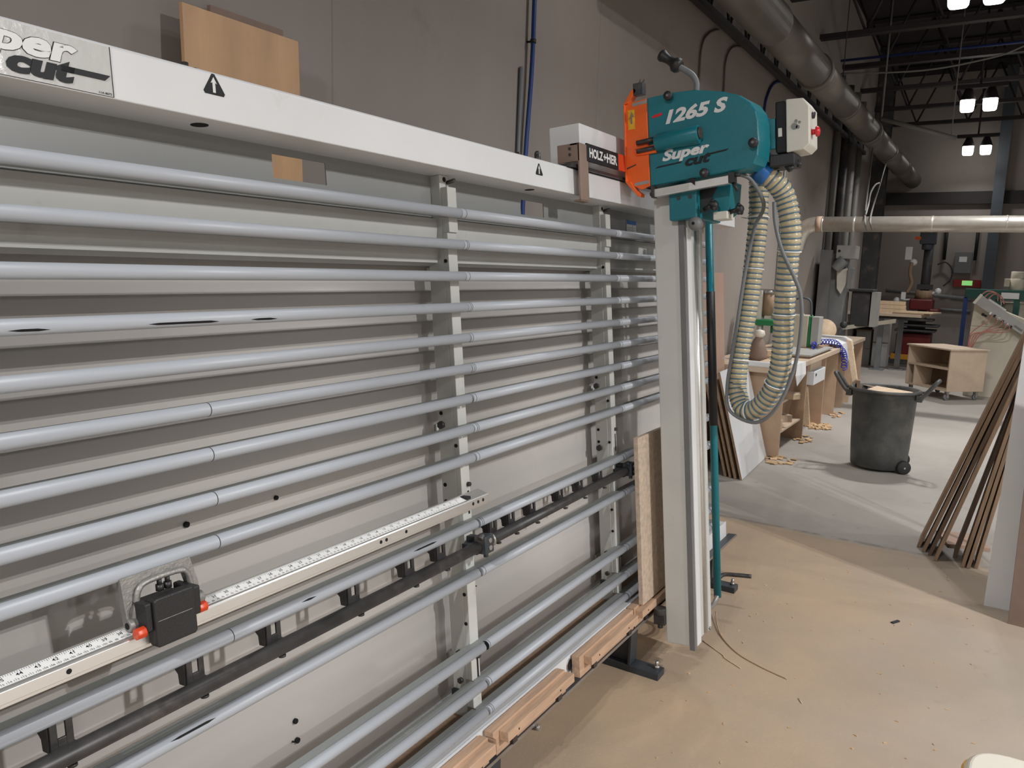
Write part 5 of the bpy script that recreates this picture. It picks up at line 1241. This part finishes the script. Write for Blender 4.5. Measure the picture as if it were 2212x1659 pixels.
m = MB(); m.slab((13.03, 0.20, 1.38), d * 0.32, (0.10, 0, 0), Vector((0, -0.035, 0.05))); build(m, 'air_cylinder', 'aluminium', vp, 0.01)
for i in range(6):
    c = Vector((13.0, 0.13, 1.245)) + d * (0.075 * i)
    m = MB(); m.slab(c, d * 0.03, (0.03, 0, 0), Vector((0, 0.02, -0.03))); build(m, 'valve', 'ink_white' if i % 2 == 0 else 'ink_black', vp)
m = MB(); m.slab((13.012, -0.18, 1.075), d * 0.14, (0.01, 0, 0), Vector((0, 0.012, -0.018))); build(m, 'dark_slot', 'box_grey', vp)
m = MB(); m.ball((13.02, 0.22, 1.20), 0.022, 10); m.cyl((13.02, 0.22, 1.20), (13.02, 0.17, 1.175), 0.015, 8); build(m, 'pressure_gauge', 'ink_black', vp)
for i, (y1, z1_) in enumerate(((0.02, 1.16), (-0.03, 1.13), (-0.08, 1.10), (-0.12, 1.07), (0.10, 1.21))):
    m = MB(); m.tube(spline([(13.0, y1, z1_), (12.98, y1 + 0.05, z1_ - 0.10), (12.98, 0.22 + 0.03 * i, 0.92), (12.99, 0.30 + 0.012 * i, 0.74 - 0.02 * i)], 6), 0.007, 6); build(m, 'air_tube', 'tube_red', cn)
for i in range(3):
    m = MB(); m.tube(spline([(13.06, 0.30 - 0.05 * i, 1.44 - 0.03 * i), (13.06, 0.20 - 0.04 * i, 1.53 - 0.02 * i), (13.06, 0.08 - 0.03 * i, 1.50 - 0.02 * i), (13.06, 0.06 - 0.04 * i, 1.40 - 0.02 * i)], 6), 0.007, 6); build(m, 'air_tube', 'tube_red', cn)

# ------------------------------------------------------------------ planks leaning at the right
PL = [(5.325, 0.296, -0.123, 1.36, 'plank_brown', 0.45), (5.25, 0.262, -0.127, 1.31, 'plank_brown', 0.42), (5.20, 0.225, -0.133, 1.25, 'plank_dark', 0.50), (5.12, 0.19, -0.133, 1.20, 'plank_brown', 0.30),
      (5.25, 0.095, -0.142, 1.13, 'plank_dark', 0.40), (5.10, 0.047, -0.134, 1.08, 'plank_brown', 0.38), (5.10, 0.018, -0.158, 1.10, 'plank_brown', 0.42), (5.13, -0.020, -0.165, 1.02, 'plank_brown', 0.45)]
NM = ('leftmost plank of the leaning brown stack', 'second plank from the left in the leaning brown stack', 'dark third plank from the left in the leaning stack', 'plank with a wide gap to its right in the leaning stack',
      'dark plank just right of the gap in the leaning stack', 'sixth plank from the left in the leaning stack', 'seventh plank from the left in the leaning stack', 'plank nearest the white panel in the leaning stack')
for (x, yb, yt, zt, mt, wd), nm in zip(PL, NM):
    v = Vector((0, yt - yb, zt)); v = v / v.z * 1.52
    nn = Vector((0, v.z, -v.y)).normalized() * 0.019
    m = MB(); m.slab((x, yb, 0.0), (wd * 0.55, 0, 0), v, -nn)
    zmin = min(q[2] for q in m.v); m.v = [(a, b, c - zmin) for a, b, c in m.v]
    solo(m, 'leaning_plank', mt, nm, 'plank', 'brown planks leaning at the right', 0.001)
# flat board on the floor under the planks and small bits between them
m = MB(); m.obox((5.62, 0.06, 0.01), (0.14, 0.12, 0.01), Matrix.Rotation(0.3, 3, 'Z')); solo(m, 'floor_board', 'mdf_pink', 'small reddish board flat on the floor behind the leaning planks', 'board')
m = MB(); m.slab((5.55, 0.03, 0.0), (0.02, 0, 0), (0, -0.25, 1.15), (0, -0.03, 0)); m.v = [(a, b, max(c, 0)) for a, b, c in m.v]; solo(m, 'pale_strip', 'cream_plastic', 'thin pale strip leaning among the brown planks', 'strip')
m = MB(); m.slab((4.55, -0.08, 0.0), (0.02, 0, 0), (0, -0.75, 0), (0.03, -0.037, 1.75)); solo(m, 'white_sheet', 'melamine', 'large white panel standing at the right edge of the photo', 'panel', bevel=0.001)
m = MB(); m.slab((4.37, -0.186, 0.0), (0.018, 0, 0), (-0.09, -0.75, 0), (0.02, 0.012, 1.35)); solo(m, 'brown_sheet', 'brown_board', 'brown panel standing in front of the large white panel', 'panel', bevel=0.001)

# ------------------------------------------------------------------ foreground bits
jg = thing('plastic_tub', 'milky white plastic tub cut off by the bottom right edge of the photo', 'tub', (2.29, -0.205, 0.0))
m = MB()
c, k = (2.29, -0.205), 0.163
ring = []
for z, f in ((0.0, 0.86), (0.01, 0.9), (0.30, 1.0), (0.335, 1.0), (0.35, 0.93)):
    ring.append([(c[0] + k * f * math.copysign(abs(math.cos(a)) ** 0.6, math.cos(a)), c[1] + k * f * math.copysign(abs(math.sin(a)) ** 0.6, math.sin(a)), z) for a in [2 * PI * q / 32 for q in range(32)]])
m.add([p for r_ in ring for p in r_], [(i * 32 + j, i * 32 + (j + 1) % 32, (i + 1) * 32 + (j + 1) % 32, (i + 1) * 32 + j) for i in range(4) for j in range(32)] + [tuple(range(128, 160)), tuple(range(31, -1, -1))], 0, False)
build(m, 'tub', 'jug_plastic', jg, 0.006)
yt = thing('yellow_tub', 'orange-yellow plastic container peeping out behind the white tub', 'tub', (2.505, -0.085, 0))
m = MB(); m.lathe([(0, 0.0), (0.042, 0.0), (0.046, 0.01), (0.046, 0.24), (0.040, 0.255), (0, 0.255)], (2.505, -0.085, 0.0), n=24); build(m, 'tub', 'jug_yellow', yt)
m = MB(); m.tube(spline([(3.598, 1.029, 0.02), (3.416, 0.95, 0.006), (3.283, 0.835, 0.003), (3.218, 0.717, 0.003), (3.177, 0.593, 0.003)], 8), 0.003, 6); solo(m, 'curved_strip', 'mdf', 'long thin curved wood strip on the floor right of the saw column', 'wood strip')
m = MB(); m.tube(spline([(3.302, 0.993, 0.003), (3.225, 0.88, 0.003), (3.20, 0.86, 0.003), (3.152, 0.777, 0.003)], 5), 0.0022, 5); solo(m, 'thin_splinter', 'wood_fresh', 'pale thin splinter on the floor beside the curved strip', 'splinter')
m = MB(); m.tube([(3.05, 0.52, 0.003), (3.02, 0.50, 0.003)], 0.002, 5); solo(m, 'thin_splinter', 'wood_fresh', 'tiny pale splinter on the floor past the end of the curved strip', 'splinter')
m = MB(); m.obox((4.05, 0.28, 0.003), (0.026, 0.007, 0.003), Matrix.Rotation(-0.5, 3, 'Z')); solo(m, 'dark_scrap', 'ink_grey', 'small dark scrap lying alone on the open floor', 'scrap')
m = MB()
for i in range(90):
    x, y = rs.uniform(2.2, 5.1), rs.uniform(-0.1, 1.0); s_ = rs.uniform(0.0015, 0.004)
    m.obox((x, y, 0.0015), (s_ * rs.uniform(1, 2.5), s_ * 0.6, 0.0015), Matrix.Rotation(rs.uniform(0, 6), 3, 'Z'))
solo(m, 'floor_crumbs', 'shaving', 'scattered wood crumbs on the floor before the saw', 'crumbs', None, 0, 'stuff')
